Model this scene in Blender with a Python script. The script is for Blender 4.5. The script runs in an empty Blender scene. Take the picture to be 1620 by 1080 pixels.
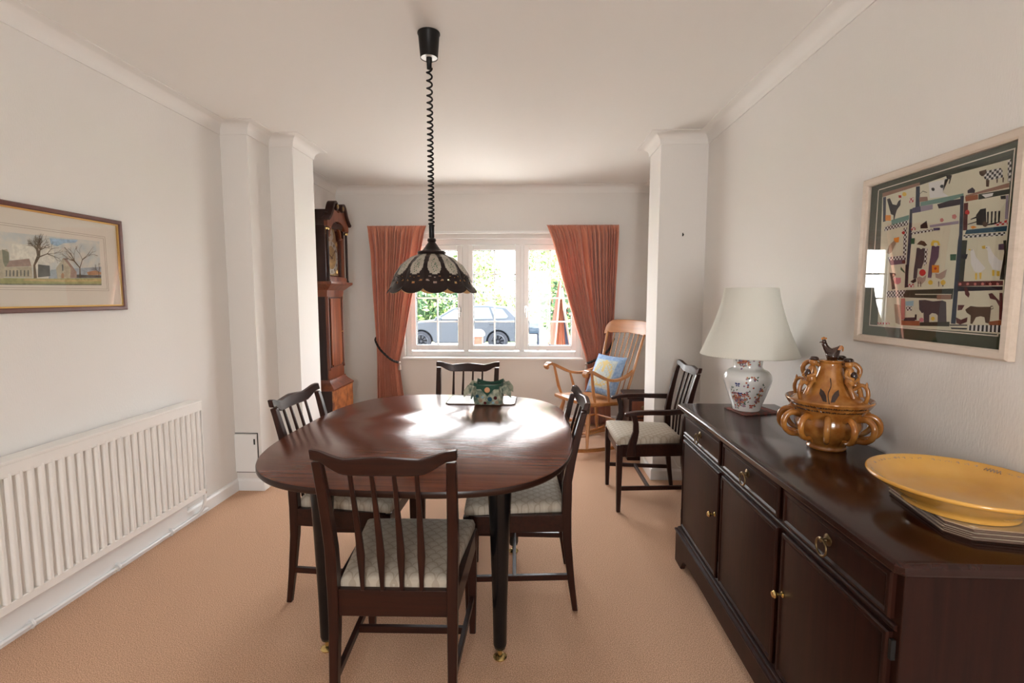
import bpy, bmesh, math, random
from mathutils import Vector, Matrix
import numpy as np
S = bpy.context.scene
COL = S.collection
PI = math.pi
# ---------------------------------------------------------------- camera, sky, exposure
CAMZ = 1.2904
F_PX, PITCH, YAW, ROLL = 776.66, .0919, .0386, .0003
cd = bpy.data.cameras.new('camera'); cam = bpy.data.objects.new('camera', cd); COL.objects.link(cam)
cd.sensor_width = 36; cd.lens = F_PX/1620*36; cd.clip_start = .02; cd.clip_end = 300
_F = Vector((-math.sin(YAW)*math.cos(PITCH), math.cos(YAW)*math.cos(PITCH), -math.sin(PITCH)))
_R = Vector((math.cos(YAW), math.sin(YAW), 0)); _U = _R.cross(_F)
_R2 = _R*math.cos(ROLL)+_U*math.sin(ROLL); _U2 = -_R*math.sin(ROLL)+_U*math.cos(ROLL)
M4 = Matrix((_R2, _U2, -_F)).transposed().to_4x4(); M4.translation = (0, 0, CAMZ)
cam.matrix_world = M4
S.camera = cam
S.view_settings.view_transform = 'Standard'; S.view_settings.look = 'None'
S.view_settings.gamma = 1; S.view_settings.use_curve_mapping = False
S.view_settings.exposure = -0.18
W = bpy.data.worlds.new('sky'); S.world = W; W.use_nodes = True
_n = W.node_tree.nodes; _l = W.node_tree.links; _bg = _n['Background']
_tc = _n.new('ShaderNodeTexCoord'); _sx = _n.new('ShaderNodeSeparateXYZ'); _cr = _n.new('ShaderNodeValToRGB')
_l.new(_tc.outputs['Generated'], _sx.inputs[0]); _l.new(_sx.outputs[2], _cr.inputs[0]); _l.new(_cr.outputs[0], _bg.inputs[0])
_cr.color_ramp.elements[0].color = (1, .98, .95, 1); _cr.color_ramp.elements[1].color = (.74, .87, 1, 1)
_bg.inputs[1].default_value = 29.0
_sd = bpy.data.lights.new('sun', 'SUN'); _sd.energy = 85; _sd.angle = .01; _sd.color = (1, .95, .86)
_so = bpy.data.objects.new('sun', _sd); COL.objects.link(_so); _so.rotation_euler = (math.radians(3), math.radians(40), 0)   # shines along the street, parallel to the windows
def portal(name, loc, rot, sx, sy):
    d = bpy.data.lights.new(name, 'AREA'); d.shape = 'RECTANGLE'; d.size = sx; d.size_y = sy
    d.cycles.is_portal = True
    o = bpy.data.objects.new(name, d); COL.objects.link(o); o.location = loc; o.rotation_euler = rot
    return o
portal('daylight_portal', (-.39, 5.25, 1.26), (-PI/2, 0, 0), 1.9, 1.3)
portal('daylight_portal', (.15, -2.35, 1.15), (PI/2, 0, 0), .70, 1.60)
# ---------------------------------------------------------------- helpers
MATS = {}
def mat(name, col, rough=.5, metal=0, spec=.5, coat=0, coat_r=.1, noise=None, bump=None, wood=None, emit=None, sheen=0, trans=0):
    """noise=(scale, amount, second colour); bump=(scale, strength, distance); wood=(axis, second colour, scale)"""
    m = bpy.data.materials.new(name); m.use_nodes = True; MATS[name] = m
    N = m.node_tree.nodes; Lk = m.node_tree.links; b = N['Principled BSDF']
    b.inputs['Base Color'].default_value = (*col, 1); b.inputs['Roughness'].default_value = rough
    b.inputs['Metallic'].default_value = metal; b.inputs['Specular IOR Level'].default_value = spec
    b.inputs['Coat Weight'].default_value = coat; b.inputs['Coat Roughness'].default_value = coat_r
    b.inputs['Sheen Weight'].default_value = sheen
    tc = N.new('ShaderNodeTexCoord')
    if noise or wood:
        nz = N.new('ShaderNodeTexNoise'); mp = N.new('ShaderNodeMapping'); rp = N.new('ShaderNodeValToRGB')
        Lk.new(tc.outputs['Object'], mp.inputs[0]); Lk.new(mp.outputs[0], nz.inputs[0]); Lk.new(nz.outputs[0], rp.inputs[0])
        nz.inputs['Detail'].default_value = 5
        if wood:
            sc = [wood[2]]*3; sc['xyz'.index(wood[0])] = wood[2]*.06; mp.inputs['Scale'].default_value = sc
            nz.inputs['Scale'].default_value = 1; nz.inputs['Distortion'].default_value = .6; c2 = wood[1]; a = .2
        else:
            nz.inputs['Scale'].default_value = noise[0]; c2 = noise[2]; a = .5-noise[1]
        rp.color_ramp.elements[0].position = .5-a if wood else .35; rp.color_ramp.elements[1].position = .5+a if wood else .65
        rp.color_ramp.elements[0].color = (*col, 1); rp.color_ramp.elements[1].color = (*c2, 1)
        Lk.new(rp.outputs[0], b.inputs['Base Color'])
    if bump:
        nb = N.new('ShaderNodeTexNoise'); nb.inputs['Scale'].default_value = bump[0]; nb.inputs['Detail'].default_value = 3
        bp = N.new('ShaderNodeBump'); bp.inputs['Strength'].default_value = bump[1]; bp.inputs['Distance'].default_value = bump[2]
        if len(bump) > 3:
            m2 = N.new('ShaderNodeMapping'); m2.inputs['Scale'].default_value = bump[3]
            Lk.new(tc.outputs['Object'], m2.inputs[0]); Lk.new(m2.outputs[0], nb.inputs[0])
        else: Lk.new(tc.outputs['Object'], nb.inputs[0])
        Lk.new(nb.outputs[0], bp.inputs['Height']); Lk.new(bp.outputs[0], b.inputs['Normal'])
    if emit: b.inputs['Emission Color'].default_value = (*emit[:3], 1); b.inputs['Emission Strength'].default_value = emit[3]
    if trans:
        tl = N.new('ShaderNodeBsdfTranslucent'); tl.inputs[0].default_value = (*col, 1); mx = N.new('ShaderNodeMixShader')
        mx.inputs[0].default_value = trans; out = N['Material Output']
        Lk.new(b.outputs[0], mx.inputs[1]); Lk.new(tl.outputs[0], mx.inputs[2]); Lk.new(mx.outputs[0], out.inputs[0])
    return m
def glass(name, ior=1.45, tint=(1, 1, 1), rough=.0, boost=1.0):
    m = bpy.data.materials.new(name); m.use_nodes = True; MATS[name] = m
    N = m.node_tree.nodes; Lk = m.node_tree.links; N.remove(N['Principled BSDF']); out = N['Material Output']
    t = N.new('ShaderNodeBsdfTransparent'); t.inputs[0].default_value = (*tint, 1)
    g = N.new('ShaderNodeBsdfGlossy'); g.inputs['Roughness'].default_value = rough
    f = N.new('ShaderNodeFresnel'); ge = N.new('ShaderNodeNewGeometry'); mr = N.new('ShaderNodeMapRange')
    mr.inputs['To Min'].default_value = ior; mr.inputs['To Max'].default_value = 1/ior; Lk.new(ge.outputs['Backfacing'], mr.inputs['Value']); Lk.new(mr.outputs['Result'], f.inputs[0]); mx = N.new('ShaderNodeMixShader')
    Lk.new(f.outputs[0], mx.inputs[0]); Lk.new(t.outputs[0], mx.inputs[1]); Lk.new(g.outputs[0], mx.inputs[2]); Lk.new(mx.outputs[0], out.inputs[0])
    return m
def checker(name, c1, c2, scale, rough=.85):
    m = mat(name, c1, rough); N = m.node_tree.nodes; Lk = m.node_tree.links
    ck = N.new('ShaderNodeTexChecker'); ck.inputs[1].default_value = (*c1, 1); ck.inputs[2].default_value = (*c2, 1); ck.inputs[3].default_value = scale
    tc = N.new('ShaderNodeTexCoord'); mp = N.new('ShaderNodeMapping'); mp.inputs['Scale'].default_value = (0, 1, 1)
    mp.inputs['Location'].default_value = (.013, 0, 0)
    Lk.new(tc.outputs['Object'], mp.inputs[0]); Lk.new(mp.outputs[0], ck.inputs[0]); Lk.new(ck.outputs[0], N['Principled BSDF'].inputs['Base Color'])
    return m
def V(*a): return Vector(a)
class MB:
    def __init__(s): s.v = []; s.f = []; s.m = []
    def add(s, vs, fs, m=0, M=None):
        k = len(s.v)
        for p in vs:
            p = Vector(p); s.v.append(tuple(M @ p if M else p))
        for f in fs: s.f.append(tuple(i+k for i in f)); s.m.append(m)
        return s
    def box(s, a, b, m=0, M=None):
        x0, y0, z0 = a; x1, y1, z1 = b
        return s.add([(x0,y0,z0),(x1,y0,z0),(x1,y1,z0),(x0,y1,z0),(x0,y0,z1),(x1,y0,z1),(x1,y1,z1),(x0,y1,z1)],
                     [(0,3,2,1),(4,5,6,7),(0,1,5,4),(1,2,6,5),(2,3,7,6),(3,0,4,7)], m, M)
    def loft(s, loops, m=0, caps=True, close=False, M=None):
        n = len(loops[0]); vs = [p for l in loops for p in l]; fs = []
        R = len(loops)
        for i in range(R if close else R-1):
            for j in range(n):
                a = i*n+j; b = i*n+(j+1) % n; c = ((i+1) % R)*n+(j+1) % n; d = ((i+1) % R)*n+j
                fs.append((a, b, c, d))
        if caps and not close: fs.append(tuple(range(n))[::-1]); fs.append(tuple((R-1)*n+j for j in range(n)))
        return s.add(vs, fs, m, M)
    def prism(s, poly, axis, a, b, m=0, M=None):
        def P(p, t):
            return {'x': (t, p[0], p[1]), 'y': (p[0], t, p[1]), 'z': (p[0], p[1], t)}[axis]
        return s.loft([[P(p, a) for p in poly], [P(p, b) for p in poly]], m, True, False, M)
    def lathe(s, prof, n=32, m=0, M=None, c=(0, 0), caps=True):
        loops = []
        for r, z in prof: loops.append([(c[0]+r*math.cos(2*PI*j/n), c[1]+r*math.sin(2*PI*j/n), z) for j in range(n)])
        return s.loft(loops, m, caps, False, M)
    def tube(s, pts, r, n=8, m=0, close=False, M=None, flat=1.0):
        P = [Vector(p) for p in pts]; L = len(P)
        rs = r if isinstance(r, (list, tuple)) else [r]*L
        T = []
        for i in range(L):
            a = P[(i-1) % L] if (close or i > 0) else P[i]; b = P[(i+1) % L] if (close or i < L-1) else P[i]
            T.append((b-a).normalized())
        up = Vector((0, 0, 1)) if abs(T[0].z) < .9 else Vector((1, 0, 0))
        x = T[0].cross(up).normalized(); loops = []
        for i in range(L):
            x = (x-T[i]*x.dot(T[i])).normalized(); y = T[i].cross(x)
            loops.append([tuple(P[i]+(x*math.cos(2*PI*j/n)+y*math.sin(2*PI*j/n)*flat)*rs[i]) for j in range(n)])
        return s.loft(loops, m, True, close, M)
    def bar(s, p0, p1, w, d, m=0, up=(0, 0, 1), M=None):
        p0 = Vector(p0); p1 = Vector(p1); t = (p1-p0).normalized(); x = t.cross(Vector(up)).normalized(); y = x.cross(t)
        L = []
        for p in (p0, p1): L.append([tuple(p+x*a*w/2+y*b*d/2) for a, b in ((-1,-1),(1,-1),(1,1),(-1,1))])
        return s.loft(L, m, True, False, M)
    def rects(s, secs, m=0, M=None):
        """secs: (centre, half-size x, half-size y) stacked in z"""
        return s.loft([[(c[0]-a, c[1]-b, c[2]), (c[0]+a, c[1]-b, c[2]), (c[0]+a, c[1]+b, c[2]), (c[0]-a, c[1]+b, c[2])] for c, a, b in secs], m, True, False, M)
    def sphere(s, c, r, m=0, n=12, M=None, sc=(1, 1, 1)):
        loops = []
        for i in range(1, n//2+1):
            t = PI*i/(n//2+1); loops.append([(c[0]+r*sc[0]*math.sin(t)*math.cos(2*PI*j/n), c[1]+r*sc[1]*math.sin(t)*math.sin(2*PI*j/n), c[2]-r*sc[2]*math.cos(t)) for j in range(n)])
        return s.loft(loops, m, True, False, M)
    def build(s, name, mats, parent=None, smooth=0, bevel=0, seg=2, sub=0, loc=None, rz=0):
        me = bpy.data.meshes.new(name); me.from_pydata(s.v, [], s.f)
        bm = bmesh.new(); bm.from_mesh(me)
        bmesh.ops.recalc_face_normals(bm, faces=bm.faces); bm.to_mesh(me); bm.free()
        if isinstance(mats, str): mats = [mats]
        for k in mats: me.materials.append(MATS[k])
        me.polygons.foreach_set('material_index', s.m)
        if smooth:
            me.polygons.foreach_set('use_smooth', [True]*len(me.polygons)); me.set_sharp_from_angle(angle=math.radians(smooth))
        o = bpy.data.objects.new(name, me); COL.objects.link(o)
        if parent: o.parent = parent
        if bevel:
            b = o.modifiers.new('bevel', 'BEVEL'); b.width = bevel; b.segments = seg; b.limit_method = 'ANGLE'; b.angle_limit = math.radians(40)
            if not smooth:
                me.polygons.foreach_set('use_smooth', [True]*len(me.polygons)); me.set_sharp_from_angle(angle=math.radians(40)); b.harden_normals = True
        if sub: q = o.modifiers.new('sub', 'SUBSURF'); q.levels = sub; q.render_levels = sub
        if loc: o.location = loc
        if rz: o.rotation_euler[2] = rz
        return o
def tag(o, label=None, cat=None, group=None, kind=None):
    if label: o['label'] = label
    if cat: o['category'] = cat
    if group: o['group'] = group
    if kind: o['kind'] = kind
    return o
def empty(name, loc=(0, 0, 0), rz=0, label=None, cat=None, group=None):
    o = bpy.data.objects.new(name, None); COL.objects.link(o); o.location = loc; o.rotation_euler = (0, 0, rz); o.empty_display_size = .1
    return tag(o, label, cat, group)
def copy_tree(o, parent=None):
    c = o.copy(); COL.objects.link(c)
    if parent: c.parent = parent
    for ch in list(o.children): copy_tree(ch, c)
    return c
def lerp(a, b, t): return a+(b-a)*t
def curve(tab, t):
    if t <= tab[0][0]: return tab[0][1]
    for (a, x), (b, y) in zip(tab, tab[1:]):
        if t <= b: return lerp(x, y, (t-a)/(b-a))
    return tab[-1][1]
def spl(pts, n=6):
    P = [Vector(p) for p in pts]; P = [P[0]*2-P[1]]+P+[P[-1]*2-P[-2]]; out = []
    for i in range(1, len(P)-2):
        for k in range(n):
            t = k/n; a, b, c, d = P[i-1:i+3]
            out.append(.5*((2*b)+(c-a)*t+(2*a-5*b+4*c-d)*t*t+(3*b-a-3*c+d)*t**3))
    out.append(P[-2]); return out
# ---------------------------------------------------------------- materials
mat('wall', (.825, .80, .77), .75, spec=.25, bump=(1, .35, .002, (220, 220, 60)))
mat('ceiling', (.86, .84, .81), .8, spec=.2)
mat('cove', (.84, .82, .79), .6, spec=.3)
mat('gloss_white', (.90, .90, .89), .3)
mat('radiator_white', (.90, .87, .83), .3)
mat('upvc', (.93, .93, .92), .25)
mat('carpet', (.52, .265, .160), .95, spec=.1, noise=(300, .5, (1.0, .68, .465)), bump=(330, 1, .006))
mat('mahogany', (.016, .005, .0035), .32, spec=.28, wood=('z', (.036, .0095, .005), 60), coat=.04, coat_r=.12)
mat('mahogany_h', (.016, .005, .0035), .32, spec=.28, wood=('x', (.036, .0095, .005), 60), coat=.04, coat_r=.12)
mat('table_wood', (.085, .019, .007), .22, spec=.55, wood=('x', (.16, .040, .015), 55), bump=(1, .42, .001, (9, 240, 30)))
mat('table_edge', (.022, .008, .005), .3, spec=.3)
mat('black_lacquer', (.005, .0045, .005), .22, spec=.35)
mat('sb_wood', (.014, .0042, .003), .38, spec=.16, wood=('z', (.030, .0085, .005), 60), coat=.03, coat_r=.12)
mat('sb_top', (.016, .0045, .0035), .2, spec=.35, wood=('y', (.032, .008, .005), 60), coat=.12, coat_r=.09)
mat('gap_dark', (.006, .004, .003), .7)
mat('brass', (.62, .47, .2), .25, metal=1)
mat('dull_brass', (.20, .14, .07), .35, metal=1)
mat('chrome', (.7, .7, .7), .15, metal=1)
mat('pine', (.42, .165, .048), .35, wood=('x', (.52, .225, .072), 40), coat=.25, coat_r=.15)
mat('pine_v', (.45, .185, .06), .35, wood=('z', (.56, .25, .09), 40), coat=.4, coat_r=.15)
mat('black', (.005, .005, .005), .4, spec=.25)
mat('black_matt', (.008, .008, .008), .6)
mat('curtain', (.71, .285, .185), .8, spec=.15, noise=(9, .3, (.77, .33, .22)), bump=(900, .3, .001), sheen=.4, trans=.22)
mat('rope', (.012, .008, .008), .5)
mat('tassel', (.55, .45, .40), .8)
mat('shade_brown', (.014, .0075, .007), .28, spec=.3)
mat('shade_cream', (.40, .36, .30), .35, noise=(45, .3, (.30, .27, .22)), coat=.2)
mat('shade_inner', (.75, .48, .22), .5)
mat('clock_wood', (.09, .022, .010), .3, spec=.35, wood=('z', (.20, .055, .020), 26), coat=.03)
mat('clock_dark', (.018, .0065, .005), .35, spec=.25, wood=('z', (.034, .012, .008), 40))
mat('clock_burr', (.17, .045, .016), .3, noise=(16, .3, (.48, .17, .055)), coat=.3)
mat('clock_door', (.11, .025, .011), .3, wood=('z', (.30, .085, .028), 22), spec=.2)
mat('gilt', (.50, .34, .13), .35, metal=.8, noise=(40, .3, (.22, .15, .07)))
mat('silver_dial', (.50, .48, .42), .35, metal=.6)
mat('seat_cloth', (.50, .47, .41), .8, spec=.2)
mat('porcelain', (.90, .91, .90), .12, coat=.5)
mat('lampshade', (.95, .95, .88), .75, spec=.15, trans=.22, bump=(1, .35, .002, (260, 260, 8)))
mat('ochre', (.29, .10, .018), .16, noise=(26, .3, (.46, .20, .045)), coat=.6, coat_r=.05)
mat('ochre_dark', (.03, .010, .006), .18, coat=.6)
mat('ochre_light', (.48, .20, .040), .16, noise=(40, .3, (.36, .12, .018)), coat=.6)
mat('dish_yellow', (.68, .34, .06), .2, noise=(7, .3, (.75, .42, .10)), coat=.6, coat_r=.08)
mat('dish_rim', (.72, .43, .14), .25, coat=.5)
mat('mat_face', (.42, .38, .29), .18, coat=.5)
mat('mat_edge', (.62, .52, .42), .6)
mat('mat_core', (.10, .05, .03), .7)
mat('placemat_green', (.35, .36, .30), .3, spec=.3)
mat('frame_mahog', (.09, .02, .012), .3, wood=('y', (.13, .03, .016), 50), coat=.4)
mat('frame_lime', (.62, .52, .43), .5, wood=('y', (.68, .58, .49), 90))
mat('gold', (.75, .5, .18), .3, metal=.9)
mat('mount_cream', (.80, .74, .65), .9, spec=.1)
mat('mount_green', (.055, .070, .045), .9, spec=.1)
mat('hairline', (.36, .27, .20), .9)
for k, c in dict(cream=(.68,.66,.52), green=(.035,.045,.032), brown=(.30,.17,.12), navy=(.025,.04,.07), blue=(.06,.06,.14), teal=(.16,.30,.26), orange=(.72,.26,.03),
    black=(.012,.012,.014), red=(.50,.03,.03), yellow=(.75,.52,.08), white=(.75,.75,.74), purple=(.035,.025,.04), lilac=(.32,.28,.36), umber=(.09,.05,.03), rust=(.32,.10,.04),
    maroon=(.10,.02,.02), tealblue=(.03,.09,.14), rosy=(.55,.20,.18), ink=(.012,.014,.025), slate=(.07,.06,.07), sky=(.30,.48,.58), pink=(.60,.22,.26), plum=(.12,.08,.13),
    forest=(.03,.12,.06), tan=(.38,.27,.19), tweed=(.40,.30,.25)).items(): mat('q_'+k, c, .9, spec=.1)
checker('q_check', (.70,.70,.68), (.015,.015,.018), 150); checker('q_redcheck', (.70,.62,.58), (.45,.03,.03), 150)
mat('paint_sky', (.58,.63,.62), .9, noise=(30, .3, (.74,.71,.63)))
for k, c in dict(blue=(.36,.50,.62), cloud=(.68,.66,.58), hill=(.36,.42,.46), grass=(.36,.36,.17), gold=(.50,.40,.20), shade=(.24,.26,.19), stone=(.46,.43,.33), roof=(.36,.27,.23),
    dark=(.14,.15,.14), rust=(.42,.25,.15), bark=(.16,.13,.09)).items(): mat('paint_'+k, c, .9, spec=.1, noise=(70, .3, tuple(min(1, x*1.3) for x in c)))
glass('window_glass', 1.3); glass('picture_glass', 1.5, boost=1); glass('clock_glass', 1.45)
mat('cushion_blue', (.18, .30, .52), .9, noise=(45, .3, (.32, .44, .62)))
mat('cushion_pale', (.55, .58, .52), .9, noise=(60, .3, (.38, .45, .48)))
mat('cushion_gold', (.62, .48, .20), .9)
mat('patch_green', (.02, .075, .05), .85); mat('patch_print', (.50, .50, .38), .85, noise=(48, .35, (.09, .15, .12)))
mat('button_wood', (.68, .33, .16), .4)
mat('mat_red', (.32, .07, .05), .9, noise=(70, .3, (.06, .08, .07)))
for k, c in dict(leaf=(.05,.13,.08), rose=(.48,.10,.07), blue=(.06,.08,.24), peach=(.70,.40,.22), violet=(.35,.22,.38)).items(): mat('fl_'+k, c, .25)
# outdoors
mat('asphalt', (.34, .32, .29), .9, noise=(20, .3, (.42, .40, .37)))
mat('lawn', (.25, .33, .13), .95); mat('leaf_dark', (.022, .045, .022), .8, spec=.1); mat('leaf_mid', (.075, .12, .045), .8, spec=.1); mat('leaf_light', (.24, .29, .12), .8, spec=.1); mat('leaf_pale', (.42, .48, .34), .8, spec=.1); mat('leaf_red', (.30, .12, .09), .8, spec=.1)
mat('bark', (.05, .035, .025), .9)
mat('car_paint', (.009, .0125, .018), .4, spec=.2); mat('car_glass', (.02, .03, .04), .12); mat('tyre', (.010, .011, .014), .9, spec=.1); mat('alloy', (.010, .012, .016), .6, spec=.1)
mat('render_white', (.62, .62, .62), .9); mat('brick', (.075, .026, .018), .9, spec=.1, noise=(12, .3, (.10, .04, .028))); mat('roof_tile', (.40, .30, .27), .9)
mat('cap_stone', (.5, .5, .48), .9); mat('shape_orange', (.085, .024, .012), .9, spec=.1); mat('shape_white', (.12, .060, .045), .9, spec=.1); mat('outdoor_dark', (.008, .010, .018), .8, spec=.1); mat('mirror_glass', (.012, .02, .03), .8, spec=.1)
# ---------------------------------------------------------------- room
LX, RX, FY, BY, ZC, ZT = -1.955, 1.1753, 4.939, -2.2, 2.30, 2.367
P1Y, P1X, P2Y, P2X, PBY = 3.110, -1.781, 3.3645, -1.6175, 3.68
P3X, P3Y, P3B = .862, 3.410, 3.7075
def struct(name, mb, m, parent=None, **k):
    o = mb.build(name, m, parent, **k)
    if not parent: o['kind'] = 'structure'
    return o
struct('floor', MB().box((LX-.3, BY-.3, -.12), (RX+.3, FY+.1, 0)), 'carpet')
struct('ceiling', MB().box((LX-.3, BY-.3, ZT), (RX+.3, FY+.3, ZT+.15)), 'ceiling')
w = MB().box((LX-.25, BY-.25, 0), (LX, FY+.25, ZT)); w.box((LX-.01, P1Y, 0), (P1X, PBY, ZT)); w.box((P1X-.01, P2Y, 0), (P2X, PBY, ZT))
struct('wall_left', w, 'wall')
w = MB().box((RX, BY-.25, 0), (RX+.25, FY+.25, ZT)); w.box((P3X, P3Y, 0), (RX+.01, P3B, ZT))
struct('wall_right', w, 'wall')
WX0, WX1, WZ0, WZ1 = -1.285, .507, .675, 1.862
w = MB()
w.box((LX, FY, 0), (WX0, FY+.28, ZT)); w.box((WX1, FY, 0), (RX, FY+.28, ZT)); w.box((WX0, FY, 0), (WX1, FY+.28, WZ0-.02)); w.box((WX0, FY, WZ1), (WX1, FY+.28, ZT))
struct('wall_back', w, 'wall')
w = MB(); DX0, DX1 = -.20, .50
w.box((LX, BY-.28, 0), (DX0, BY, ZT)); w.box((DX1, BY-.28, 0), (RX, BY, ZT)); w.box((DX0, BY-.28, 1.97), (DX1, BY, ZT)); w.box((DX0, BY-.28, 0), (DX1, BY, .35))
struct('wall_front', w, 'wall')
def sweep(path, prof, closed):
    """prof: (distance into the room, z); the room is to the right of the path"""
    n = len(path); loops = []
    for i in range(n):
        p = Vector(path[i]); N = []
        if closed or i > 0: d = (p-Vector(path[i-1])).normalized(); N.append(Vector((d.y, -d.x)))
        if closed or i < n-1: d = (Vector(path[(i+1) % n])-p).normalized(); N.append(Vector((d.y, -d.x)))
        o = N[0] if len(N) == 1 else (N[0]+N[1])/(1+N[0].dot(N[1]))
        loops.append([(p.x+o.x*a, p.y+o.y*a, z) for a, z in prof])
    return MB().loft(loops, 0, not closed, closed)
path = [(LX, BY), (LX, P1Y), (P1X, P1Y), (P1X, P2Y), (P2X, P2Y), (P2X, PBY), (LX, PBY), (LX, FY), (RX, FY), (RX, P3B), (P3X, P3B), (P3X, P3Y), (RX, P3Y), (RX, BY)]
cw = ZT-ZC
cv = [(0, ZC-.004), (.006, ZC-.004), (.007, ZC+.002)]
for k in range(9):
    a = k/8*PI/2; cv.append((cw+.004-(cw-.004)*math.cos(a), ZC+.004+(cw-.010)*math.sin(a)))
cv += [(cw+.012, ZT-.004), (cw+.012, ZT), (0, ZT)]
struct('trim_1', sweep(path, cv, True), 'cove', smooth=35)
sk = [(0, .001), (.016, .001), (.016, .066), (.010, .078), (0, .080)]
def skirt(name, pts): struct(name, sweep(pts, sk, False), 'gloss_white')
skirt('baseboard_left', path[0:8]); skirt('baseboard_back', path[7:9]); skirt('baseboard_right', path[8:14])
# window
win = tag(empty('window_1', (0, FY, 0)), kind='structure')
def frame_rect(mb, x0, x1, z0, z1, w, y0, y1, m=0, prof=0):
    mb.box((x0, y0, z0), (x0+w, y1, z1), m); mb.box((x1-w, y0, z0), (x1, y1, z1), m)
    mb.box((x0+w, y0, z0), (x1-w, y1, z0+w), m); mb.box((x0+w, y0, z1-w), (x1-w, y1, z1), m); return mb
gy = .105                                                             # glass line behind the wall face
PANES = [(-1.178, -.748), (-.588, -.160), (-.024, .410)]; PZ0, PZ1 = .790, 1.752
fr = frame_rect(MB(), WX0, WX1, WZ0-.005, WZ1, .055, gy-.035, gy+.04)
for x in (-.668, -.092): fr.box((x-.028, gy-.033, WZ0+.05), (x+.028, gy+.04, WZ1-.05))
fr.build('window_frame', 'upvc', win, bevel=.004)
for i, (a, b) in enumerate(PANES):
    s = MB(); frame_rect(s, a-.052, b+.052, PZ0-.052, PZ1+.052, .052, gy-.047, gy+.02)
    sash = s.build('window_sash', 'upvc', win, bevel=.006)
    g = frame_rect(MB(), a, b, PZ0, PZ1, .005, gy-.03, gy-.005); g.build('glazing_gasket', 'black_matt', sash)
    br = MB(); c = (a+b)/2; br.box((c-.008, gy-.004, PZ0), (c+.008, gy+.004, PZ1))
    for k in (1, 2, 3): z = PZ0+(PZ1-PZ0)*k/4; br.box((a, gy-.004, z-.008), (c-.008, gy+.004, z+.008)); br.box((c+.008, gy-.004, z-.008), (b, gy+.004, z+.008))
    br.build('glazing_bars', 'upvc', sash)
    MB().box((a+.001, gy-.011, PZ0+.001), (b-.001, gy-.007, PZ1-.001)).build('window_pane', 'window_glass', sash)
    if i != 1:
        x = b+.028 if i == 0 else a-.028
        h = MB().box((x-.011, gy-.062, 1.13), (x+.011, gy-.047, 1.19)); h.tube([(x, gy-.062, 1.175), (x, gy-.085, 1.172), (x, gy-.087, 1.15), (x, gy-.083, 1.08)], .007, 8)
        h.build('window_handle', 'chrome', sash, smooth=40)
sl = MB().box((WX0-.02, -.045, WZ0-.024), (WX1+.02, gy-.03, WZ0-.002)); sl.build('window_sill', 'gloss_white', win, bevel=.008)
rv = MB().box((WX0, -.003, WZ1-.003), (WX1, gy-.03, WZ1+.003)); rv.build('window_lintel', 'gloss_white', win)
win2 = tag(empty('rear_fill_window', (0, BY-.16, 0)), kind='structure')  # unseen rear window, added and sized to let in fill light
fr = frame_rect(MB(), DX0, DX1, .35, 1.97, .05, -.04, .04); xm = (DX0+DX1)/2; fr.build('window_frame', 'upvc', win2, bevel=.004)
for a, b in ((DX0+.05, DX1-.05),): MB().box((a, -.004, .40), (b, .004, 1.92)).build('window_pane', 'window_glass', win2)
# curtain rail and curtains
rail = MB().box((-1.60, FY-.045, 1.905), (.83, FY-.022, 1.930)); rail.box((-1.60, FY-.023, 1.91), (-1.56, FY, 1.925)); rail.box((.79, FY-.023, 1.91), (.83, FY, 1.925)); rail.box((-.42, FY-.023, 1.91), (-.38, FY, 1.925))
tag(rail.build('curtain_rail', 'upvc', bevel=.003), 'slim white curtain rail above the window', 'curtain rail')
def curtain(nm, le, re, z0, folds, seed, ty, label):
    rnd = random.Random(seed); ph = [rnd.uniform(-.5, .5) for _ in range(folds+3)]; am = [rnd.uniform(.7, 1.25) for _ in range(folds+3)]
    NS, NZ = 300, 60; vs = []; zt = 1.975
    for i in range(NZ+1):
        z = lerp(zt, z0, i/NZ); l = curve(le, zt-z); r = curve(re, zt-z); wd = r-l
        A = .027*min(1, wd/.42)+.006; hd = max(0, 1-(zt-z)/.075)
        tight = math.exp(-((z-ty)/.16)**2)
        for j in range(NS+1):
            s = j/NS; u = abs(s*folds+.55*math.sin(s*9+seed)+.25*math.sin(s*23+seed)+.10*math.sin(z*3+s*7)); k = int(u) % folds
            f = 2*abs(math.sin(PI*u))**.75*am[k]-1+ph[k]*.5*(1-abs(math.sin(PI*u))**4)*0+.35*math.sin(s*13+seed*2)
            h = math.cos(2*PI*s*folds*2.4)*.006
            y = FY-.092-A*f*(1-hd)*(1-.35*tight)-h*hd+.012*tight-.008*math.sin(s*5)*(1-hd)
            vs.append((l+wd*s+.004*math.sin(2*PI*u*1.0)*(1-hd), y, z+.004*math.sin(2*PI*s*folds*2.4)*(1 if i == 0 else 0)))
    fs = [(i*(NS+1)+j, i*(NS+1)+j+1, (i+1)*(NS+1)+j+1, (i+1)*(NS+1)+j) for i in range(NZ) for j in range(NS)]
    mb = MB().add(vs, fs); o = mb.build('curtain', 'curtain', smooth=180); sd = o.modifiers.new('thick', 'SOLIDIFY'); sd.thickness = .003
    tag(o, label, 'curtain'); return o
D = 1.975
cl = curtain('l', [(D-1.984, -1.614), (D-1.93, -1.600), (D-1.714, -1.577), (D-1.4, -1.567), (D-.84, -1.545), (D-.05, -1.547)],
        [(D-1.984, -1.021), (D-1.926, -1.045), (D-1.342, -1.172), (D-.84, -1.272), (D-.70, -1.310), (D-.616, -1.330), (D-.50, -1.312), (D-.198, -1.272), (D-.05, -1.262)], .02, 15, 2, .66,
        'terracotta pleated curtain to the left of the window, tied back')
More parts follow.
